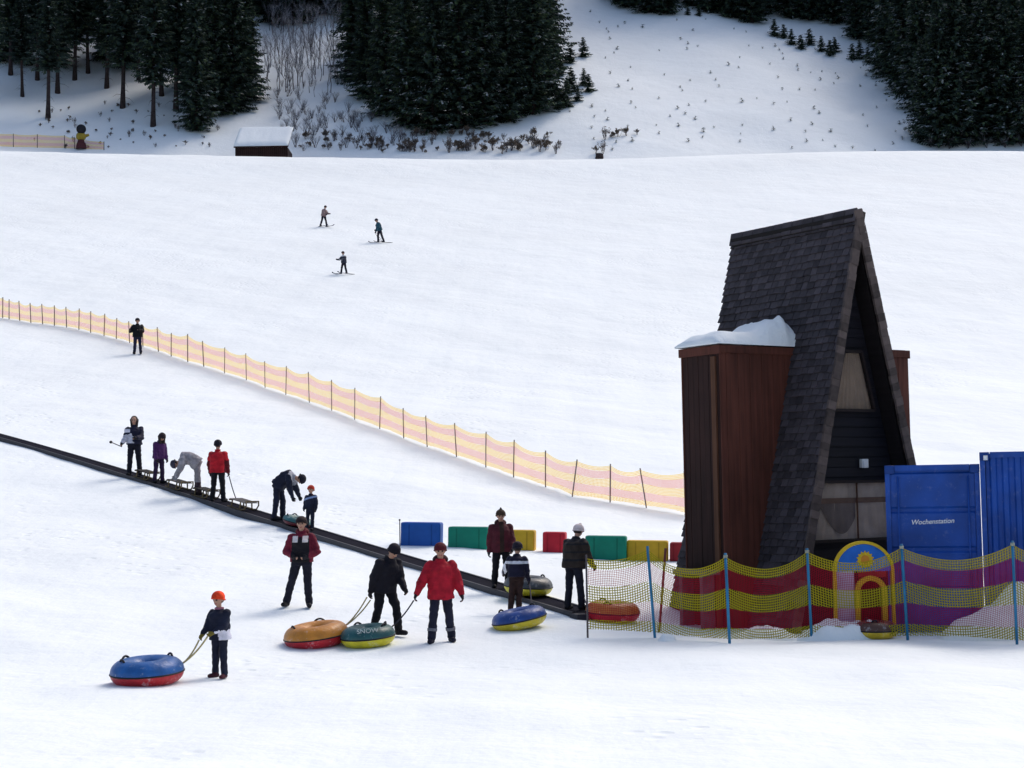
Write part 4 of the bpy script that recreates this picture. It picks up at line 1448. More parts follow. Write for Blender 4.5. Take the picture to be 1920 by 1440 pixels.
# standing skier-instructor in maroon and white
p = G(567, 1139); Hh = H_of(p, 171)
person('person in maroon and white jacket standing hands in pockets below the conveyor', p, Hh, -4,
    dict(lean=0, nod=6, arms=((2, 22, 62, 58), (2, 22, 62, 58)), legs=((2, 3, 3), (2, 15, 2)), puff=1.25),
    dict(trousers=(.010, .010, .020), hat_col=(.02, .012, .014), hood='down', hood_col=(.10, .008, .014), hem=.03, hair='short',
         jacket=lambda J: ([fabric((.14, .010, .028)), fabric((.60, .56, .56)), fabric((.010, .009, .013))],
            lambda c: (1 if c.z > J['chest'].z - .045 * J['h'] and .028 * J['h'] < abs(c.x) < .088 * J['h'] and c.y < -.03 * J['h'] and c.z < J['chest'].z + .025 * J['h'] else
                       (2 if abs(c.x) < .10 * J['h'] and c.y < 0.02 and c.z < J['chest'].z - .01 * J['h'] or abs(c.x) < .022 * J['h'] and c.y < 0 and c.z < J['chest'].z + .02 else 0)))), vox=.013)

# man in black hauling the orange tube
p = G(722, 1192); Hh = H_of(p, 184)
man, Jm = person('man in black stooping forward as he hauls an orange tube by two ropes', p, Hh, 42,
    dict(lean=14, curve=14, nod=14, turn=-6, arms=((12, 6, 30, 12), (-24, 10, 6, 4)), legs=((26, 3, 20), (-4, 4, 16)), puff=1.35),
    dict(trousers=BK, jacket=lambda J: ([fabric((.007, .007, .013))], None), hat_col=(.008, .006, .012), hem=.06, hair='short', gloves=(.02, .018, .02)), vox=.013)
pt = G(592, 1212)
snow_tube('orange snow tube with red base, overlapped by the green and yellow tube', pt + Vector((0, .25, -.02)), 1.10, .38, (.48, .19, .022), (.42, .010, .02), yaw=-10, tilt=(5, -5), rope_to=[Jm['hands'][1] + Vector((-.03, 0, .02)), Jm['hands'][1] + Vector((.03, 0, -.03))], rope_at=35, handle_at=(95, 215))
# red jacket, front view
p = G(828, 1205); Hh = H_of(p, 189)
red, Jr = person('person in long bright red jacket and dark trousers walking with arms held out', p, Hh, 4,
    dict(lean=3, nod=10, arms=((2, 20, 16, 4), (10, 28, 8, 4)), legs=((-4, 6, 6), (9, 6, 4)), puff=1.45),
    dict(trousers=(.014, .015, .032), jacket=lambda J: ([fabric((.34, .008, .022))], None), hat_col=(.09, .008, .015), hood='down', hood_col=(.03, .008, .012), hem=.09,
         boots=(.010, .010, .022), gloves=(.008, .008, .016), hair='short', band=(.16, .16, .19)), vox=.013)
pt = G(690, 1210)
snow_tube('dark green snow tube with yellow base in front of the man in black', pt + Vector((0, .12, -.02)), .92, .34, (.012, .075, .080), (.62, .54, .02), yaw=6, tilt=(3, -4), rope_to=Jr['hands'][1], rope_mat=M_ROPE_D, rope_at=30, handle_at=(10, 120, 330), text='SNOW')

# at the foot of the conveyor
p = on_belt(941); Hh = H_of(p, 152, 1.06)
person('person in dark red jacket and pointed brown hat standing on the lower conveyor', p, Hh, 8,
    dict(nod=10, arms=((12, 10, 26, 14), (2, 12, 8, 4)), legs=((4, 4, 8), (-1, 5, 2)), puff=1.35),
    dict(trousers=BK, jacket=lambda J: ([fabric((.075, .012, .020)), fabric((.035, .018, .014))], lambda c: 1 if abs(c.x) < .03 * J['h'] and c.y < 0 else 0), hat='pointed', hat_col=(.045, .028, .018), hem=.07, hair='short', hood='down', hood_col=(.04, .010, .012)), vox=.013)
p = G(1073, 1134); p = on_belt(1078); Hh = H_of(p, 170, 1.08)
wh, Jw = person('person in white bobble hat and brown padded jacket at the foot of the conveyor', p, Hh, 140,
    dict(lean=8, curve=6, nod=14, arms=((12, 14, 30, 14), (14, 12, 26, 8)), legs=((-3, 3, 2), (5, 4, 4)), puff=1.6),
    dict(trousers=(.009, .010, .020), jacket=lambda J: ([fabric((.030, .022, .018)), fabric((.012, .012, .016))], lambda c: 1 if c.z > J['chest'].z + .02 * J['h'] or (math.sin(c.z * 42) > .75) else 0), hat='bobble', hat_col=(.66, .58, .58), hem=.05, hair='short'), vox=.013)
pt = G(1140, 1168)
snow_tube('orange snow tube with red base, seen through the netting at its left end', pt + Vector((.1, .35, 0)), 1.02, .36, (.40, .14, .02), (.42, .012, .02), yaw=20, tilt=(3, 2), rope_to=Jw['hands'][0], rope_mat=M_ROPE_D, rope_at=140, handle_at=(100, 230))
# child between two tubes
p = G(970, 1150); Hh = H_of(p, 136, 1.05)
kid, Jk = person('child in navy jacket with white stripe, seen from behind between two tubes', p, Hh, 168,
    dict(child=.6, lean=10, nod=10, arms=((38, 26, 12, 0), (6, 10, 14, 4)), legs=((-6, 4, 4), (-2, -3, 6)), puff=1.25),
    dict(trousers=(.030, .014, .012), jacket=two_tone((.010, .010, .026), (.58, .60, .66), lambda c, J: abs(c.z - J['chest'].z + .035 * J['h']) < .020 * J['h'] or (c.x > .16 * J['h'] and abs(math.sin(c.x * 30)) > .6)), hat_col=(.012, .010, .020), hem=.02, hair='short'), vox=.013)
pt = on_belt(990)
snow_tube('grey snow tube with yellow base resting on the lower end of the conveyor', pt + Vector((0, .05, .02)), .98, .36, (.050, .060, .070), (.58, .52, .03), yaw=12, tilt=(4, 3), handle_at=(20, 120, 250))
pt = G(977, 1178)
snow_tube('blue snow tube with yellow base, tilted on the snow in front of a child', pt + Vector((0, .12, 0)), .98, .33, (.010, .048, .22), (.55, .44, .02), yaw=-12, tilt=(4, -10), rope_to=Jk['hands'][1], rope_mat=M_ROPE_D, rope_at=70, handle_at=(50, 160))
# tube behind the fence near the arch
pt = at(1642, 1190, 27.36); pt.z = Tz(pt.x, 27.36)
snow_tube('brown and yellow snow tube lying behind the net below the painted arch', pt, .72, .30, (.085, .040, .030), (.60, .42, .02), yaw=5, handle_at=(110, 250))

# on the conveyor
def sled(label, p, yaw, top=(.030, .022, .020), ln=.95, pitch=0):
    t = thing('sledge', label, 'sledge', p, (0, R(pitch), R(yaw)), 'sledges on the conveyor')
    wm = wood_mat('sledge_wood', (.15, .11, .055), 'x')
    mb = MB()
    for i in range(4): mb.box((.02, -.15 + i * .10, .24), (ln * .86, .085, .022))
    mb.build('seat', fabric(top), t)
    for s_ in (-1, 1):
        rb = MB(); rb.tube([(-ln * .5, s_ * .19, .02), (ln * .25, s_ * .19, .02), (ln * .42, s_ * .19, .06), (ln * .52, s_ * .19, .18), (ln * .50, s_ * .19, .30)], .020, 6)
        rb.build('runner', wm, t)
        for x in (-.3, .18):
            lg = MB(); lg.bar((x, s_ * .19, .02), (x, s_ * .17, .235), .03, .03); lg.build('strut', wm, t)
    cb = MB(); cb.bar((-ln * .41, -.21, .215), (-ln * .41, .21, .215), .03, .04); cb.build('crossbar', wm, t)
    cb = MB(); cb.bar((ln * .5, -.2, .29), (ln * .5, .2, .29), .03, .03); cb.build('crossbar', wm, t)
    return t
def belt_yaw(px):
    a = on_belt(px - 20); b = on_belt(px + 20); d = b - a
    return math.degrees(math.atan2(d.y, d.x)), math.degrees(math.atan2(-d.z, math.hypot(d.x, d.y)))
for px, lab in ((275, 'dark sledge on the conveyor just right of the long haired person'), (335, 'dark sledge on the conveyor under the bending person in grey'),
                (385, 'dark sledge on the conveyor left of the red jacket'), (455, 'wooden sledge on the conveyor right of the red jacket, held on a rope')):
    y_, pi_ = belt_yaw(px)
    sled(lab, on_belt(px), y_, ln=.95 if px < 450 else 1.05, pitch=pi_, top=(.016, .014, .015) if px < 450 else (.09, .085, .085))

p = on_belt(252); Hh = H_of(p, 114)
lh, Jl = person('person with long dark hair in navy and white jacket, leftmost on the conveyor', p, Hh, 6,
    dict(nod=8, arms=((30, 6, 55, 30), (14, 14, 42, -2)), legs=((2, 5, 3), (2, 4, 3)), puff=1.2),
    dict(trousers=(.007, .007, .016), jacket=two_tone((.010, .011, .030), (.50, .50, .58), lambda c, J: (c.z < J['mid'].z + (.0 + .09 * mnoise.noise(c * 9)) * J['h'] and c.x < (.0 + .10 * mnoise.noise(c * 7)) * J['h'] and c.z > J['pel'].z + .01) or (c.x < -.06 * J['h'] and J['chest'].z - .05 * J['h'] < c.z < J['chest'].z + .01 * J['h'])), hat=None, hair='long', hem=.01), vox=.014)
stk = thing('sledge_stick', 'short dark stick held out by the long haired person on the conveyor', 'stick', Jl['hands'][1])
mb = MB(); mb.tube([(.06, 0, -.04), (-.10, 0, .03), (-.26, 0, .10)], .014, 6); mb.build('shaft', M_POST, stk)
mb = MB(); mb.ellipsoid((-.28, 0, .11), (.05, .04, .045)); mb.build('knob', M_BLACK, stk)
p = on_belt(298); Hh = H_of(p, 94, 1.0)
person('person in purple jacket and trousers looking down on the conveyor', p, Hh, 48,
    dict(child=.3, lean=5, curve=8, nod=28, arms=((6, 6, 14, 6), (6, 6, 14, 6)), legs=((4, 3, 6), (-2, 3, 6)), puff=1.0),
    dict(trousers=(.022, .010, .040), jacket=lambda J: ([fabric((.055, .014, .085))], None), hat_col=(.02, .012, .018), hair='long', hem=.05), vox=.013)
p = on_belt(370); Hh = 1.72; info.append(('bend', round(Hh, 2)))
person('person in light grey bending right over towards the conveyor belt', p, Hh, -84,
    dict(lean=58, curve=62, nod=-8, arms=((18, 4, 6, 4), (26, 6, 8, 4)), legs=((-4, 3, 2), (2, 4, 2)), puff=1.7),
    dict(trousers=([fabric((.20, .19, .21)), fabric((.05, .03, .04))], lambda c: 1 if c[2] < .27 * 1.7 * .8 else 0), jacket=lambda J: ([fabric((.27, .26, .28))], None), hat_col=(.035, .032, .05), boots=(.02, .015, .018), gloves=(.2, .2, .22), hair='short', hem=.03), vox=.014)
p = on_belt(409); Hh = H_of(p, 117)
rj, Jj = person('person in short red jacket and black hat seen from behind on the conveyor', p, Hh, 172,
    dict(nod=4, arms=((6, 12, 12, 8), (8, 10, 12, 4)), legs=((0, 5, 2), (0, 5, 2)), puff=1.35),
    dict(trousers=BK, jacket=lambda J: ([fabric((.42, .010, .020)), fabric((.10, .006, .012))], lambda c: 1 if abs(c.x) > .125 * J['h'] and c.z < J['mid'].z else 0), hat_col=(.010, .009, .016), hem=.06, hair='short'), vox=.014)
sl = [o for o in bpy.data.objects if o.name.startswith('sledge') and o.type == 'EMPTY' and 'held on a rope' in o.get('label', '')][0]
rb = MB(); Mi = mtx(sl).inverted(); rope(rb, (.50, .0, .30) if False else (-.43, 0, .24), Mi @ Jj['hands'][1], .014, .03); rb.build('pull_rope', M_ROPE_D, sl)
p = on_belt(522); Hh = 1.74; info.append(('bend2', round(Hh, 2)))
person('person in navy with grey shoulders bending towards a child on the conveyor', p, Hh, 82,
    dict(lean=46, curve=52, nod=4, arms=((14, 4, 8, 2), (6, 6, 12, 2)), legs=((12, 4, 14), (-2, 4, 6)), puff=1.3),
    dict(trousers=NV, jacket=lambda J: ([fabric(NV), fabric((.30, .31, .36))], lambda c: 1 if (Vector(c) - J['mid']).dot(J['upc']) > .085 * J['h'] and (Vector(c) - J['chest']).length < .15 * J['h'] else 0), hat_col=(.008, .008, .018), hair='short', hem=.02), vox=.014)
p = on_belt(583); Hh = H_of(p, 84, 1.04)
person('small child in orange red hat and navy jacket riding the conveyor', p, Hh, -22,
    dict(child=.9, lean=-4, nod=4, arms=((8, 14, 20, 4), (10, 8, 30, 14)), legs=((8, 2, 4), (8, 3, 4)), puff=1.3),
    dict(trousers=NV, jacket=two_tone(NV, (.20, .27, .45), lambda c, J: abs(c.z - J['chest'].z + .02 * J['h'] - .25 * c.x) < .022 * J['h'] and c.y < .02), hat_col=(.42, .035, .018), scarf=(.30, .02, .02), hem=.02, hair='short'), vox=.012)
pt = on_belt(557)
snow_tube('teal snow tube with dark red base on the conveyor beside a small child', pt + Vector((0, 0, .02)), .80, .22, (.03, .12, .13), (.12, .012, .02), yaw=0, tilt=(5, 14), handle_at=(120, 200))

# by the slope fence
p = G(258, 664); Hh = H_of(p, 69)
person('person in black jacket standing with bent arms before the slope fence', p, Hh, 8,
    dict(nod=6, arms=((30, 12, 70, 40), (24, 26, 62, 20)), legs=((2, 4, 2), (2, 4, 2)), puff=1.5),
    dict(trousers=(.012, .014, .040), jacket=lambda J: ([fabric(BK)], None), hat_col=(.008, .008, .014), hem=.06, hair='short'), vox=.016)

# three skiers far up the slope
def ski_parts(o, J, yaw_, ln=1.55, poles=True):
    for hp, kn, an, toe, sg in J['legs']:
        mb = MB()
        y0, y1 = -ln * .54, ln * .46
        x = an.x; z = .012
        prof = [(y0, .07), (y0 + .1, .02), (y0 + .22, 0), (y1 - .1, 0), (y1, .015)]
        vs = []; fs = []
        for y, dz in prof:
            for xx, zz in ((-.045, 0), (.045, 0), (.045, .022), (-.045, .022)): vs.append((x + xx, y + an.y, z + dz + zz))
        for i in range(len(prof) - 1):
            for k in range(4): fs.append((i * 4 + k, i * 4 + (k + 1) % 4, i * 4 + 4 + (k + 1) % 4, i * 4 + 4 + k))
        fs += [(3, 2, 1, 0), (16, 17, 18, 19)]
        mb.add(vs, fs); mb.build('ski', fabric((.03, .04, .07)), o)
    if poles:
        for (sh, el, wr, d2, sg) in J['arms']:
            hnd = wr + d2 * .07 * J['h']
            mb = MB(); mb.tube([hnd + Vector((0, -.03, .10)), hnd, Vector((hnd.x + sg * .10, hnd.y + .55, .06))], .013, 6)
            mb.build('ski_pole', M_POST, o)
for (px, py, hp, yaw_, lab, jc, extra) in (
        (607, 425, 42, 52, 'skier in pinkish grey jacket, topmost of three on the white slope', (.24, .17, .17), dict(lean=14, nod=14, arms=((30, 6, 50, 10), (24, 6, 40, 10)), legs=((16, 7, 12), (-6, 9, 10)), puff=1.1)),
        (712, 455, 48, -62, 'skier in teal blue jacket, rightmost of three on the white slope', (.020, .075, .11), dict(lean=16, nod=14, arms=((14, 6, 34, 4), (-2, 6, 24, 4)), legs=((-14, 6, 4), (10, 6, 16)), puff=1.1)),
        (645, 514, 45, -40, 'skier in dark and white outfit, lowest of three on the white slope', (.030, .034, .055), dict(lean=5, nod=8, arms=((34, 10, 54, 20), (40, 14, 48, 10)), legs=((4, 14, 8), (4, 15, 8)), puff=1.1))):
    p = G(px, py); Hh = H_of(p, hp, 1.04)
    jk = (lambda c: (lambda J: ([fabric(c)], None)))(jc)
    if px == 645:
        jk = two_tone(jc, (.6, .62, .66), lambda c, J: J['mid'].z - .06 * J['h'] < c.z < J['mid'].z + .02 * J['h'] and abs(c.x) < .11 * J['h'] or c.z > J['chest'].z + .01)
    o, J = person(lab, p, Hh, yaw_, extra, dict(trousers=(.010, .009, .022), jacket=jk, hat_col=(.016, .010, .020), hem=.03, hair='short'), group='skiers far up the slope', vox=.018)
    ski_parts(o, J, yaw_, poles=(px == 712))
print('people', info)

# ================================================================== FAR SHED AND SNOW MACHINE
ds = 206.0
a = at(438, 276, ds); b = at(541, 276, ds); bk = at(443, 242, ds + 4.6)
shed = thing('low_shed', 'low dark shed with thick snow on its roof at the top of the slope', 'shed', ((a.x + b.x) / 2, ds, a.z - 2.6))
wd = b.x - a.x; rise = bk.z - a.z
wb = MB()
n = 26
for i in range(n):
    x = -wd / 2 + .15 + (wd - .3) * (i + .5) / n
    wb.box((x, .30 + .012 * (i % 2), 1.3), ((wd - .3) / n - .015, .06, 2.6))
wb.box((0, 2.6, 1.3), (wd - .36, 4.4, 2.55))
wb.build('wall', M_DKBROWN, shed)
rb = MB(); rb.bar((0, -.1, 2.55), (0, 4.9, 2.55 + rise * 1.03), wd - .05, .12, up=(0, 0, 1)); rb.build('roof', M_DKBROWN, shed)
vs = []; fs = []; nx, ny = 40, 18
for top in (1, 0):
    for i in range(nx + 1):
        for j in range(ny + 1):
            u_, v_ = i / nx, j / ny
            e = min(1, min(u_, 1 - u_) * 16) ** .5 * min(1, min(v_, 1 - v_) * 10) ** .5
            z = 2.66 + rise * 1.03 * v_ + (top * (.06 + e * (.30 + .05 * mnoise.noise((u_ * 7, v_ * 3, .2)))) if top else 0)
            vs.append((-wd / 2 + wd * u_ + .04 * mnoise.noise((v_ * 5, u_ * 9, 3)), -.22 + 5.2 * v_ + .05 * mnoise.noise((u_ * 9, .3, 1)), z))
n = ny + 1; K = (nx + 1) * n
for i in range(nx):
    for j in range(ny):
        q = i * n + j
        fs.append((q, q + n, q + n + 1, q + 1)); fs.append((K + q, K + q + 1, K + q + n + 1, K + q + n))
for i in range(nx):
    fs.append((i * n, K + i * n, K + (i + 1) * n, (i + 1) * n)); fs.append((i * n + ny, (i + 1) * n + ny, K + (i + 1) * n + ny, K + i * n + ny))
for j in range(ny):
    fs.append((j, j + 1, K + j + 1, K + j)); fs.append((nx * n + j, K + nx * n + j, K + nx * n + j + 1, nx * n + j + 1))
mb = MB(); mb.add(vs, fs, 0, True); mb.build('roof_snow', M_SNOWPILE, shed)

pc = G(152, 279)
hc_ = 46 / ppm(pc)
sg_ = thing('snow_cannon', 'yellow machine with dark round top by the far net fence, top left', 'snow cannon', pc, (0, 0, R(20)))
k_ = hc_ / 3.0
mb = MB(); mb.box((0, 0, .35 * k_), (1.25 * k_, 1.2 * k_, .7 * k_), taper=.8); mb.tube([(0, 0, .6 * k_), (0, 0, 1.1 * k_)], [.5 * k_, .38 * k_], 14); mb.build('base', mat('dark_red_pad', (.07, .015, .02), var=.2), sg_)
mb = MB(); mb.ellipsoid((0, 0, 1.55 * k_), (.62 * k_, .55 * k_, .58 * k_)); mb.tube([(.3 * k_, 0, 1.55 * k_), (.95 * k_, -.1, 1.8 * k_)], [.22 * k_, .16 * k_], 10); bpy_o = mb.build('housing', mat('yellow_machine_paint', (.30, .22, .02), rough=.5, var=.2), sg_)
mb = MB(); mb.tube([(-.05, -.55 * k_, 2.35 * k_), (0, -.2 * k_, 2.42 * k_), (0, .55 * k_, 2.5 * k_)], [.55 * k_, .60 * k_, .42 * k_], 20); mb.build('fan_drum', M_BLACK, sg_)
mb = MB(); mb.ellipsoid((0, .1, 2.72 * k_), (.45 * k_, .45 * k_, .30 * k_)); mb.build('hood', M_BLACK, sg_)

# ================================================================== TREES
def spruce_meshes(h, clear, Lmax, seed, whorl=.42, green=.25, frost=.05, droop=.32, step=.42, spray=.50, dead=0):
    rr = random.Random(seed)
    tb = MB()
    pts = []; rad = []
    bx, by = rr.uniform(-.15, .15), rr.uniform(-.15, .15)
    for i in range(9):
        t = i / 8
        pts.append((bx * math.sin(t * 3) * h * .02, by * math.sin(t * 2.3) * h * .02, -.5 + (h + .3) * t))
        rad.append(max(.0135 * h * (1 - t) ** .9 + .012, .012) * (1.35 if i == 0 else 1))
    tb.tube(pts, rad, 8)
    for i in range(dead):
        z = rr.uniform(.06, clear) * h; an = rr.uniform(0, 2 * PI); l = rr.uniform(.5, 1.8)
        tb.tube([(0, 0, z), (math.cos(an) * l * .6, math.sin(an) * l * .6, z - .05 * l), (math.cos(an) * l, math.sin(an) * l, z - .35 * l)], [.035, .022, .008], 4)
    cv = MB()
    z0 = clear * h; z = z0
    while z < h - .15:
        t = (z - z0) / (h - z0)
        L = Lmax * ((1 - t) ** .85) * min(1, .62 + t * 3.2) * rr.uniform(.85, 1.1) + .12
        nb = rr.choice((5, 6, 6, 7))
        a0 = rr.uniform(0, 2 * PI)
        for b in range(nb):
            an = a0 + 2 * PI * b / nb + rr.uniform(-.3, .3)
            l = L * rr.uniform(.62, 1.12)
            dr = droop * rr.uniform(.6, 1.5) * (1 - .8 * t)
            ca, sa = math.cos(an), math.sin(an)
            zz = z + rr.uniform(-.15, .15)
            r = .10 * l
            fr_b = rr.random() < frost * 2.0
            while r < l:
                q = r / l
                zc_ = zz - dr * r * (1 - .35 * q) + .15 * max(0, q - .7) * l
                p = Vector((ca * r, sa * r, zc_))
                sl_ = spray * rr.uniform(.7, 1.25) * (1.05 - .45 * q) * min(1, .35 + .3 * l)
                for s_ in (-1, 1, 0):
                    d = Vector((ca, sa, 0)) * (.75 if s_ else .55) + Vector((-sa, ca, 0)) * (s_ * .72) + Vector((0, 0, rr.uniform(-.55, -.12) if s_ else rr.uniform(-1.0, -.35)))
                    d.normalize()
                    wv = d.cross(Vector((rr.uniform(-.3, .3), rr.uniform(-.3, .3), 1))).normalized() * sl_ * rr.uniform(.24, .38)
                    if s_ == 0: wv = Vector((-sa, ca, 0)) * sl_ * .24
                    e = p + d * sl_
                    m_i = 1 if rr.random() < green else 0
                    if fr_b and s_ != 0 and q > .35 and rr.random() < .55: m_i = 2
                    elif rr.random() < frost * .4: m_i = 2
                    cv.add([p - wv * .35, p + wv * .35, p + d * sl_ * .6 + wv, e, p + d * sl_ * .6 - wv], [(0, 1, 2, 3, 4)], m_i)
                r += step * rr.uniform(.8, 1.2) * min(1, .45 + .2 * l)
        z += whorl * rr.uniform(.8, 1.2) * (1 if t < .6 else .75)
    return tb.mesh('trunk', M_BARK), cv.mesh('crown', [M_NEEDLE, M_NEEDLE2, M_FROST])
VAR = {}
VAR['high'] = [spruce_meshes(25, .27, 4.0, 1, dead=14, whorl=.50, spray=.85), spruce_meshes(24, .33, 3.8, 2, dead=16, whorl=.5, green=.12, spray=.85)]
VAR['dense'] = [spruce_meshes(25, .015, 4.9, 3, frost=.05, spray=.95, whorl=.46), spruce_meshes(22, .015, 4.5, 4, frost=.06, green=.4, spray=.9, whorl=.46), spruce_meshes(27, .02, 5.0, 5, frost=.03, spray=.95, whorl=.48)]
VAR['frosty'] = [spruce_meshes(21, .015, 5.2, 6, frost=.10, droop=.45, green=.3, spray=.9), spruce_meshes(23, .02, 5.0, 8, frost=.08, droop=.42, spray=.9)]
VAR['young'] = [spruce_meshes(3.2, .03, 1.35, 21, whorl=.22, step=.2, spray=.52, frost=.05, green=.5, droop=.1), spruce_meshes(2.6, .03, 1.2, 22, whorl=.22, step=.2, spray=.5, frost=.08, green=.4, droop=.05)]
VAR['seedling'] = [spruce_meshes(.62, .05, .27, 31, whorl=.15, step=.14, spray=.22, frost=.0, droop=-.3), spruce_meshes(.45, .05, .22, 32, whorl=.14, step=.14, spray=.2, frost=.0, droop=-.3)]
trng = random.Random(77)
def plant(kind, name, label, cat, p, sc_=1.0, group=None, sink=.1):
    tm, cm = trng.choice(VAR[kind])
    t = thing(name, label, cat, (p.x, p.y, p.z - sink * sc_), (trng.uniform(-.02, .02), trng.uniform(-.02, .02), trng.uniform(0, 6.28)), group)
    s_ = sc_ * trng.uniform(.92, 1.1)
    t.scale = (s_, s_, s_ * trng.uniform(.95, 1.08))
    link(bpy.data.objects.new('trunk', tm), t); link(bpy.data.objects.new('crown', cm), t)
    return t
def scatter(n, inside, x0, x1, y0, y1, mind, placed, tries=6000):
    out = []
    for _ in range(tries):
        if len(out) >= n: break
        px, py = trng.uniform(x0, x1), trng.uniform(y0, y1)
        if not inside(px, py): continue
        p = G(px, py)
        if p is None or p.y < 200: continue
        if any((p - q).length < mind for q in placed): continue
        placed.append(p); out.append(p)
    return out
placed = []
# left stand, front row with bare lower trunks
for px, py, s_, lab in ((90, 221, 1.0, 'tall spruce with bare dark trunk above the yellow machine'), (108, 174, .9, None), (42, 181, .7, None), (165, 137, .9, None),
                  (230, 202, 1.0, 'tall spruce with bare trunk, alone between two gaps in the left stand'), (287, 236, 1.05, 'tall spruce with thick bare trunk nearest the slope in the left stand'),
                  (303, 180, .9, None), (330, 208, .95, None), (-30, 200, 1.0, None), (140, 150, .9, None), (200, 165, .9, None), (260, 150, .95, None), (20, 140, .9, None), (70, 150, .9, None)):
    p = G(px, py); placed.append(p)
    plant('high', 'spruce_tree', lab or 'tall spruce with bare lower trunk in the left stand', 'tree', p, s_, None if lab else 'bare trunked spruces in the left stand')
for px, py, s_ in ((368, 243, .85), (405, 216, 1.0), (440, 208, 1.0), (468, 190, .9), (385, 190, 1.0), (350, 165, 1.0), (430, 160, 1.0)):
    p = G(px, py); placed.append(p)
    plant('dense', 'spruce_tree', 'dense dark spruce at the right edge of the left stand', 'tree', p, s_, 'dense spruces closing the left stand')
for p in scatter(62, lambda x, y: True, -160, 490, -110, 128, 2.6, placed):
    plant('dense' if trng.random() < .55 else 'high', 'spruce_tree', 'dark spruce deep inside the left stand', 'tree', p, trng.uniform(.7, 1.15), 'spruces deep in the left stand')
# far forest behind the frosted thicket
for p in scatter(30, lambda x, y: True, 480, 670, -140, 46, 2.4, placed):
    plant('dense', 'spruce_tree', 'dark spruce above the frosted thicket', 'tree', p, trng.uniform(.8, 1.0), 'spruces above the frosted thicket')
# centre stand
for px, py, s_ in ((662, 150, .9), (690, 185, .95), (725, 215, 1.0), (765, 236, 1.0), (812, 246, 1.05), (862, 240, 1.0), (908, 232, 1.05), (955, 226, 1.0), (1000, 212, 1.0), (1030, 192, .80)):
    p = G(px, py); placed.append(p)
    plant('dense', 'spruce_tree', 'dense dark spruce along the lower edge of the middle stand', 'tree', p, s_, 'front spruces of the middle stand')
for p in scatter(34, lambda x, y: x < 1035 - max(0, (y - 60)) * .1 and y < 120 + (x - 640) * .25 and y < 215, 655, 1035, -90, 200, 2.6, placed):
    plant('dense', 'spruce_tree', 'dark spruce inside the middle stand', 'tree', p, trng.uniform(.85, 1.05), 'spruces inside the middle stand')
for px, py, s_, lab in ((1094, 106, 1.0, 'young spruce standing apart on the white clearing beside the middle stand'), (1062, 200, 1.1, None), (1083, 190, 1.0, None), (1104, 172, .95, None), (1072, 172, 1.1, None), (1095, 160, .9, None), (1045, 205, 1.0, None), (1050, 140, 1.2, None), (1070, 118, 1.1, None)):
    p = G(px, py)
    plant('young', 'young_spruce', lab or 'young spruce at the clearing edge of the middle stand', 'tree', p, s_ * 1.05, None if lab else 'young spruces edging the middle stand')
# forest above and right of the clearing
edge = lambda x: np.interp(x, [1120, 1200, 1270, 1310, 1430, 1450, 1560, 1640, 1700, 1725], [-12, 22, 28, 18, 48, 58, 90, 122, 170, 262])
for p in scatter(85, lambda x, y: y < edge(x) - (4 if x < 1430 else 34), 1150, 1700, -90, 160, 2.4, placed):
    plant('dense', 'spruce_tree', 'dark spruce above the white clearing', 'tree', p, trng.uniform(.6, 1.1), 'spruces above the clearing')
for px in (1180, 1215, 1250, 1330, 1370, 1410):
    p = G(px, float(edge(px)) - 1); placed.append(p)
    plant('dense', 'spruce_tree', 'dark spruce along the top edge of the white clearing', 'tree', p, .9, 'spruces along the top of the clearing')
for px, py, s_ in ((1452, 68, 1.1), (1470, 72, 1.0), (1484, 84, .9), (1502, 92, 1.0), (1518, 84, 1.1), (1540, 96, .9), (1556, 104, 1.1), (1566, 98, .9), (1598, 112, 1.1), (1612, 110, .9), (1628, 118, 1.0), (1645, 128, 1.1), (1290, 28, .7), (1310, 30, .7)):
    p = G(px, py)
    plant('young', 'young_spruce', 'young spruce on the upper right edge of the clearing', 'tree', p, s_ * 1.0, 'young spruces along the upper clearing edge')
for px, py, s_ in ((1668, 140, .95), (1700, 172, 1.0), (1735, 262, .78), (1762, 272, 1.0), (1800, 268, 1.05), (1845, 262, 1.0), (1890, 268, 1.0), (1940, 266, 1.0), (1725, 205, 1.0), (1780, 215, 1.0), (1830, 200, 1.0), (1880, 210, 1.0)):
    p = G(px, py); placed.append(p)
    plant('frosty', 'spruce_tree', 'drooping snow dusted spruce in the right stand', 'tree', p, s_, 'front spruces of the right stand')
for p in scatter(34, lambda x, y: x > 1690 + max(0, (y - 130)) * .45, 1660, 2090, -110, 250, 2.8, placed):
    plant('frosty' if trng.random() < .5 else 'dense', 'spruce_tree', 'dark spruce deep inside the right stand', 'tree', p, trng.uniform(.7, 1.15), 'spruces deep in the right stand')
# seedlings dotted over the clearing
def inclear(x, y):
    l = np.interp(y, [0, 60, 110, 180, 215, 290], [1078, 1092, 1125, 1135, 1050, 1030])
    return x > l and y > edge(min(x, 1724)) + 10 and y < 284 and x < np.interp(y, [130, 180, 280], [1640, 1690, 1700])
sd = []
for p in scatter(120, inclear, 1040, 1700, 15, 284, 2.0, sd):
    plant('seedling', 'spruce_seedling', 'tiny dark seedling dotted on the white clearing', 'seedling', p, trng.uniform(.7, 1.35), 'seedlings dotted over the clearing', sink=.02)

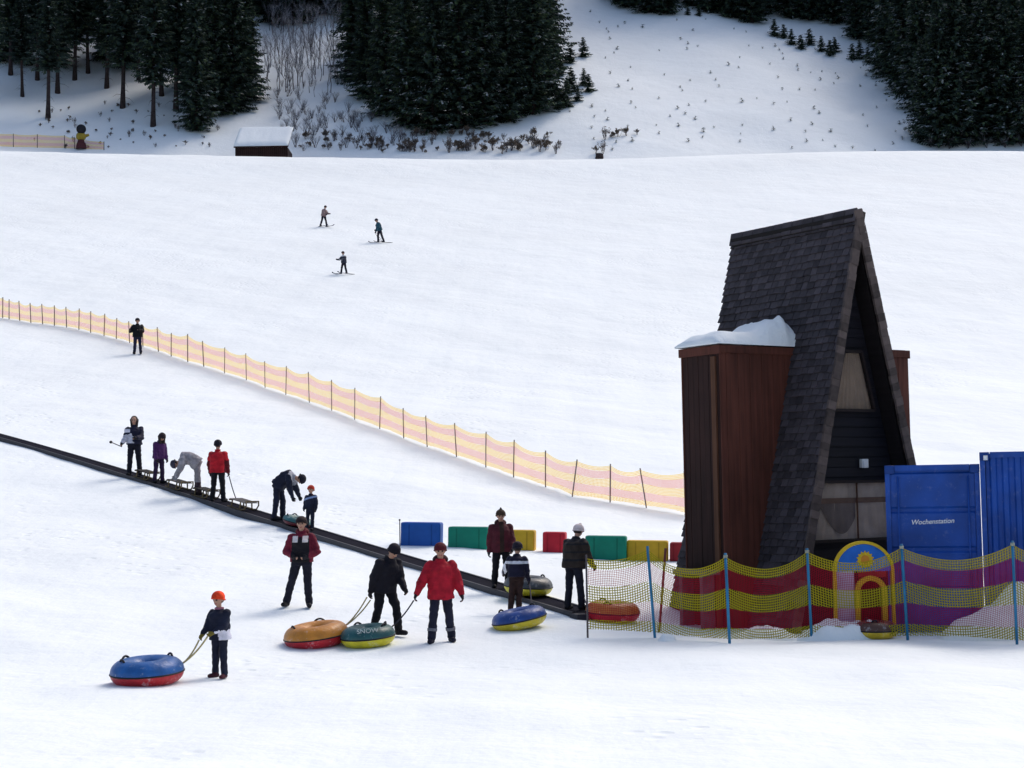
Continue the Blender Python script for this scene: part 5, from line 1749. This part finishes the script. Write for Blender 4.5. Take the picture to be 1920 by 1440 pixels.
# ---- bare thicket and shrubs
def bare_meshes(h, seed, n0=1, spread=.5, twig=.5, depth=4, leaf=0.0, rad=.012):
    rr = random.Random(seed); mb = MB(); lf = MB()
    def grow(p, d, l, r, k):
        e = p + d * l
        m2 = (p + e) / 2 + Vector((rr.uniform(-.05, .05), rr.uniform(-.05, .05), rr.uniform(-.02, .02))) * l
        mb.tube([p, m2, e], [r, r * .8, r * .6], 3 if k < depth else 5, 1 if (k < depth - 1 and rr.random() < twig) else 0, cap=False)
        if k <= 1 and leaf > 0:
            for _ in range(3):
                if rr.random() < leaf:
                    q = p.lerp(e, rr.random()); u = Vector((rr.uniform(-1, 1), rr.uniform(-1, 1), rr.uniform(-.6, .6))).normalized() * .09
                    v = u.cross(Vector((rr.uniform(-1, 1), rr.uniform(-1, 1), rr.uniform(-1, 1)))).normalized() * .06
                    lf.add([q, q + u + v, q + u * 2, q + u - v], [(0, 1, 2, 3)], 2)
        if k <= 0: return
        for _ in range(rr.choice((2, 3, 3))):
            dd = (d + Vector((rr.uniform(-1, 1), rr.uniform(-1, 1), rr.uniform(-.25, .7))) * spread).normalized()
            grow(p.lerp(e, rr.uniform(.45, 1)), dd, l * rr.uniform(.55, .8), r * .58, k - 1)
    for i in range(n0):
        d = Vector((rr.uniform(-.5, .5), rr.uniform(-.5, .5), 1)).normalized() if n0 > 1 else Vector((rr.uniform(-.1, .1), rr.uniform(-.1, .1), 1)).normalized()
        grow(Vector((rr.uniform(-.15, .15), rr.uniform(-.15, .15), -.1)) * (1 if n0 > 1 else 0), d, h * .38, rad * h, depth)
    if lf.v: mb.add(lf.v, lf.f, 2)
    return mb.mesh('bare_branches', [M_TWIG, M_FROSTTWIG, M_DRYLEAF])
BARE = [bare_meshes(8, 1, 1, .5, .75, 5, rad=.010), bare_meshes(6.5, 2, 1, .55, .8, 5, rad=.010), bare_meshes(7.2, 3, 1, .45, .65, 5, rad=.010)]
SHRUB = [bare_meshes(2.0, 11, 7, .45, .15, 3, leaf=.55), bare_meshes(1.6, 12, 6, .5, .1, 3, leaf=.8), bare_meshes(2.4, 13, 8, .4, .35, 3, leaf=.25)]
FSHRUB = [bare_meshes(2.6, 14, 7, .4, .75, 3, leaf=.0), bare_meshes(3.2, 15, 6, .4, .7, 3, leaf=.0)]
def bush(ms, name, label, cat, p, s_, group):
    o = bpy.data.objects.new(name, trng.choice(ms)); link(o)
    o.location = (p.x, p.y, p.z - .05); o.rotation_euler = (0, 0, trng.uniform(0, 6.28)); o.scale = (s_, s_, s_ * trng.uniform(.85, 1.15))
    return tag(o, label, cat, group)
bp2 = []
for p in scatter(120, lambda x, y: y < 30 + (640 - abs(x - 580) * 1.2) * .25 and x > 495 and x < 640 + max(0, (y - 150) * .9), 495, 720, 30, 225, .8, bp2):
    bush(BARE, 'bare_tree', 'slender bare frosted tree in the pale thicket between the dark stands', 'tree', p, trng.uniform(.55, 1.05), 'bare trees in the frosted thicket')
for p in scatter(90, lambda x, y: y > 150 and x < 560 + (y - 150) * 1.9, 520, 760, 150, 284, .7, bp2):
    bush(FSHRUB, 'frosted_shrub', 'low frosted shrub on the snow bank below the thicket', 'shrub', p, trng.uniform(.5, 1.0), 'frosted shrubs below the thicket')
for px, py, s_ in ((752, 284, .9), (768, 282, 1.1), (780, 278, .9), (842, 286, .9), (858, 282, 1.2), (876, 284, 1.0), (893, 280, 1.2), (908, 286, .9), (925, 282, 1.1), (942, 288, .8), (958, 282, 1.1), (974, 284, .9), (1000, 278, 1.0), (1012, 284, 1.1), (1026, 276, 1.0), (1042, 288, .7)):
    bush(SHRUB, 'brown_shrub', 'dry brown shrub at the foot of the middle stand', 'shrub', G(px, py), s_ * 1.05, 'dry brown shrubs below the middle stand')
for p in scatter(80, lambda x, y: y > 252 + abs(x - 900) * .02, 560, 1060, 248, 287, .5, []):
    bush(SHRUB, 'brown_shrub', 'dry brown shrub at the foot of the middle stand', 'shrub', p, trng.uniform(.4, .95), 'dry brown shrubs below the middle stand')
for px, py, s_ in ((1135, 262, 1.0), (1148, 258, .9), (1160, 256, 1.0), (1175, 255, .8), (1195, 252, .6), (1118, 288, .7), (1130, 288, .9)):
    bush(SHRUB, 'brown_shrub', 'dry brown shrub at the bottom left of the white clearing', 'shrub', G(px, py), s_ * .95, 'dry brown shrubs on the clearing')
for p in scatter(60, lambda x, y: y > 195, 60, 430, 195, 281, 1.2, []):
    bush(SHRUB, 'brown_shrub', 'small dry shrub on the snowy bank below the left stand', 'shrub', p, trng.uniform(.22, .5), 'small dry shrubs below the left stand')
for px, py, s_ in ((1745, 276, .8), (1780, 279, .7), (1815, 278, .9), (1850, 277, .8), (1885, 276, .9), (1915, 274, .9)):
    bush(FSHRUB, 'frosted_shrub', 'frosted shrub at the foot of the right stand', 'shrub', G(px, py), s_, 'frosted shrubs below the right stand')
sp = G(1124, 296)
stp = thing('tree_stump', 'dark low stump at the lip of the slope under the white clearing', 'stump', sp, (0, 0, 0))
mb = MB(); mb.tube([(0, 0, -.3), (0, 0, .25), (.02, 0, .55)], [.62, .52, .50], 12); mb.build('stump_wood', M_BARK, stp)
mb = MB(); mb.ellipsoid((.02, 0, .56), (.5, .5, .08)); mb.build('snow_top', M_SNOWPILE, stp)
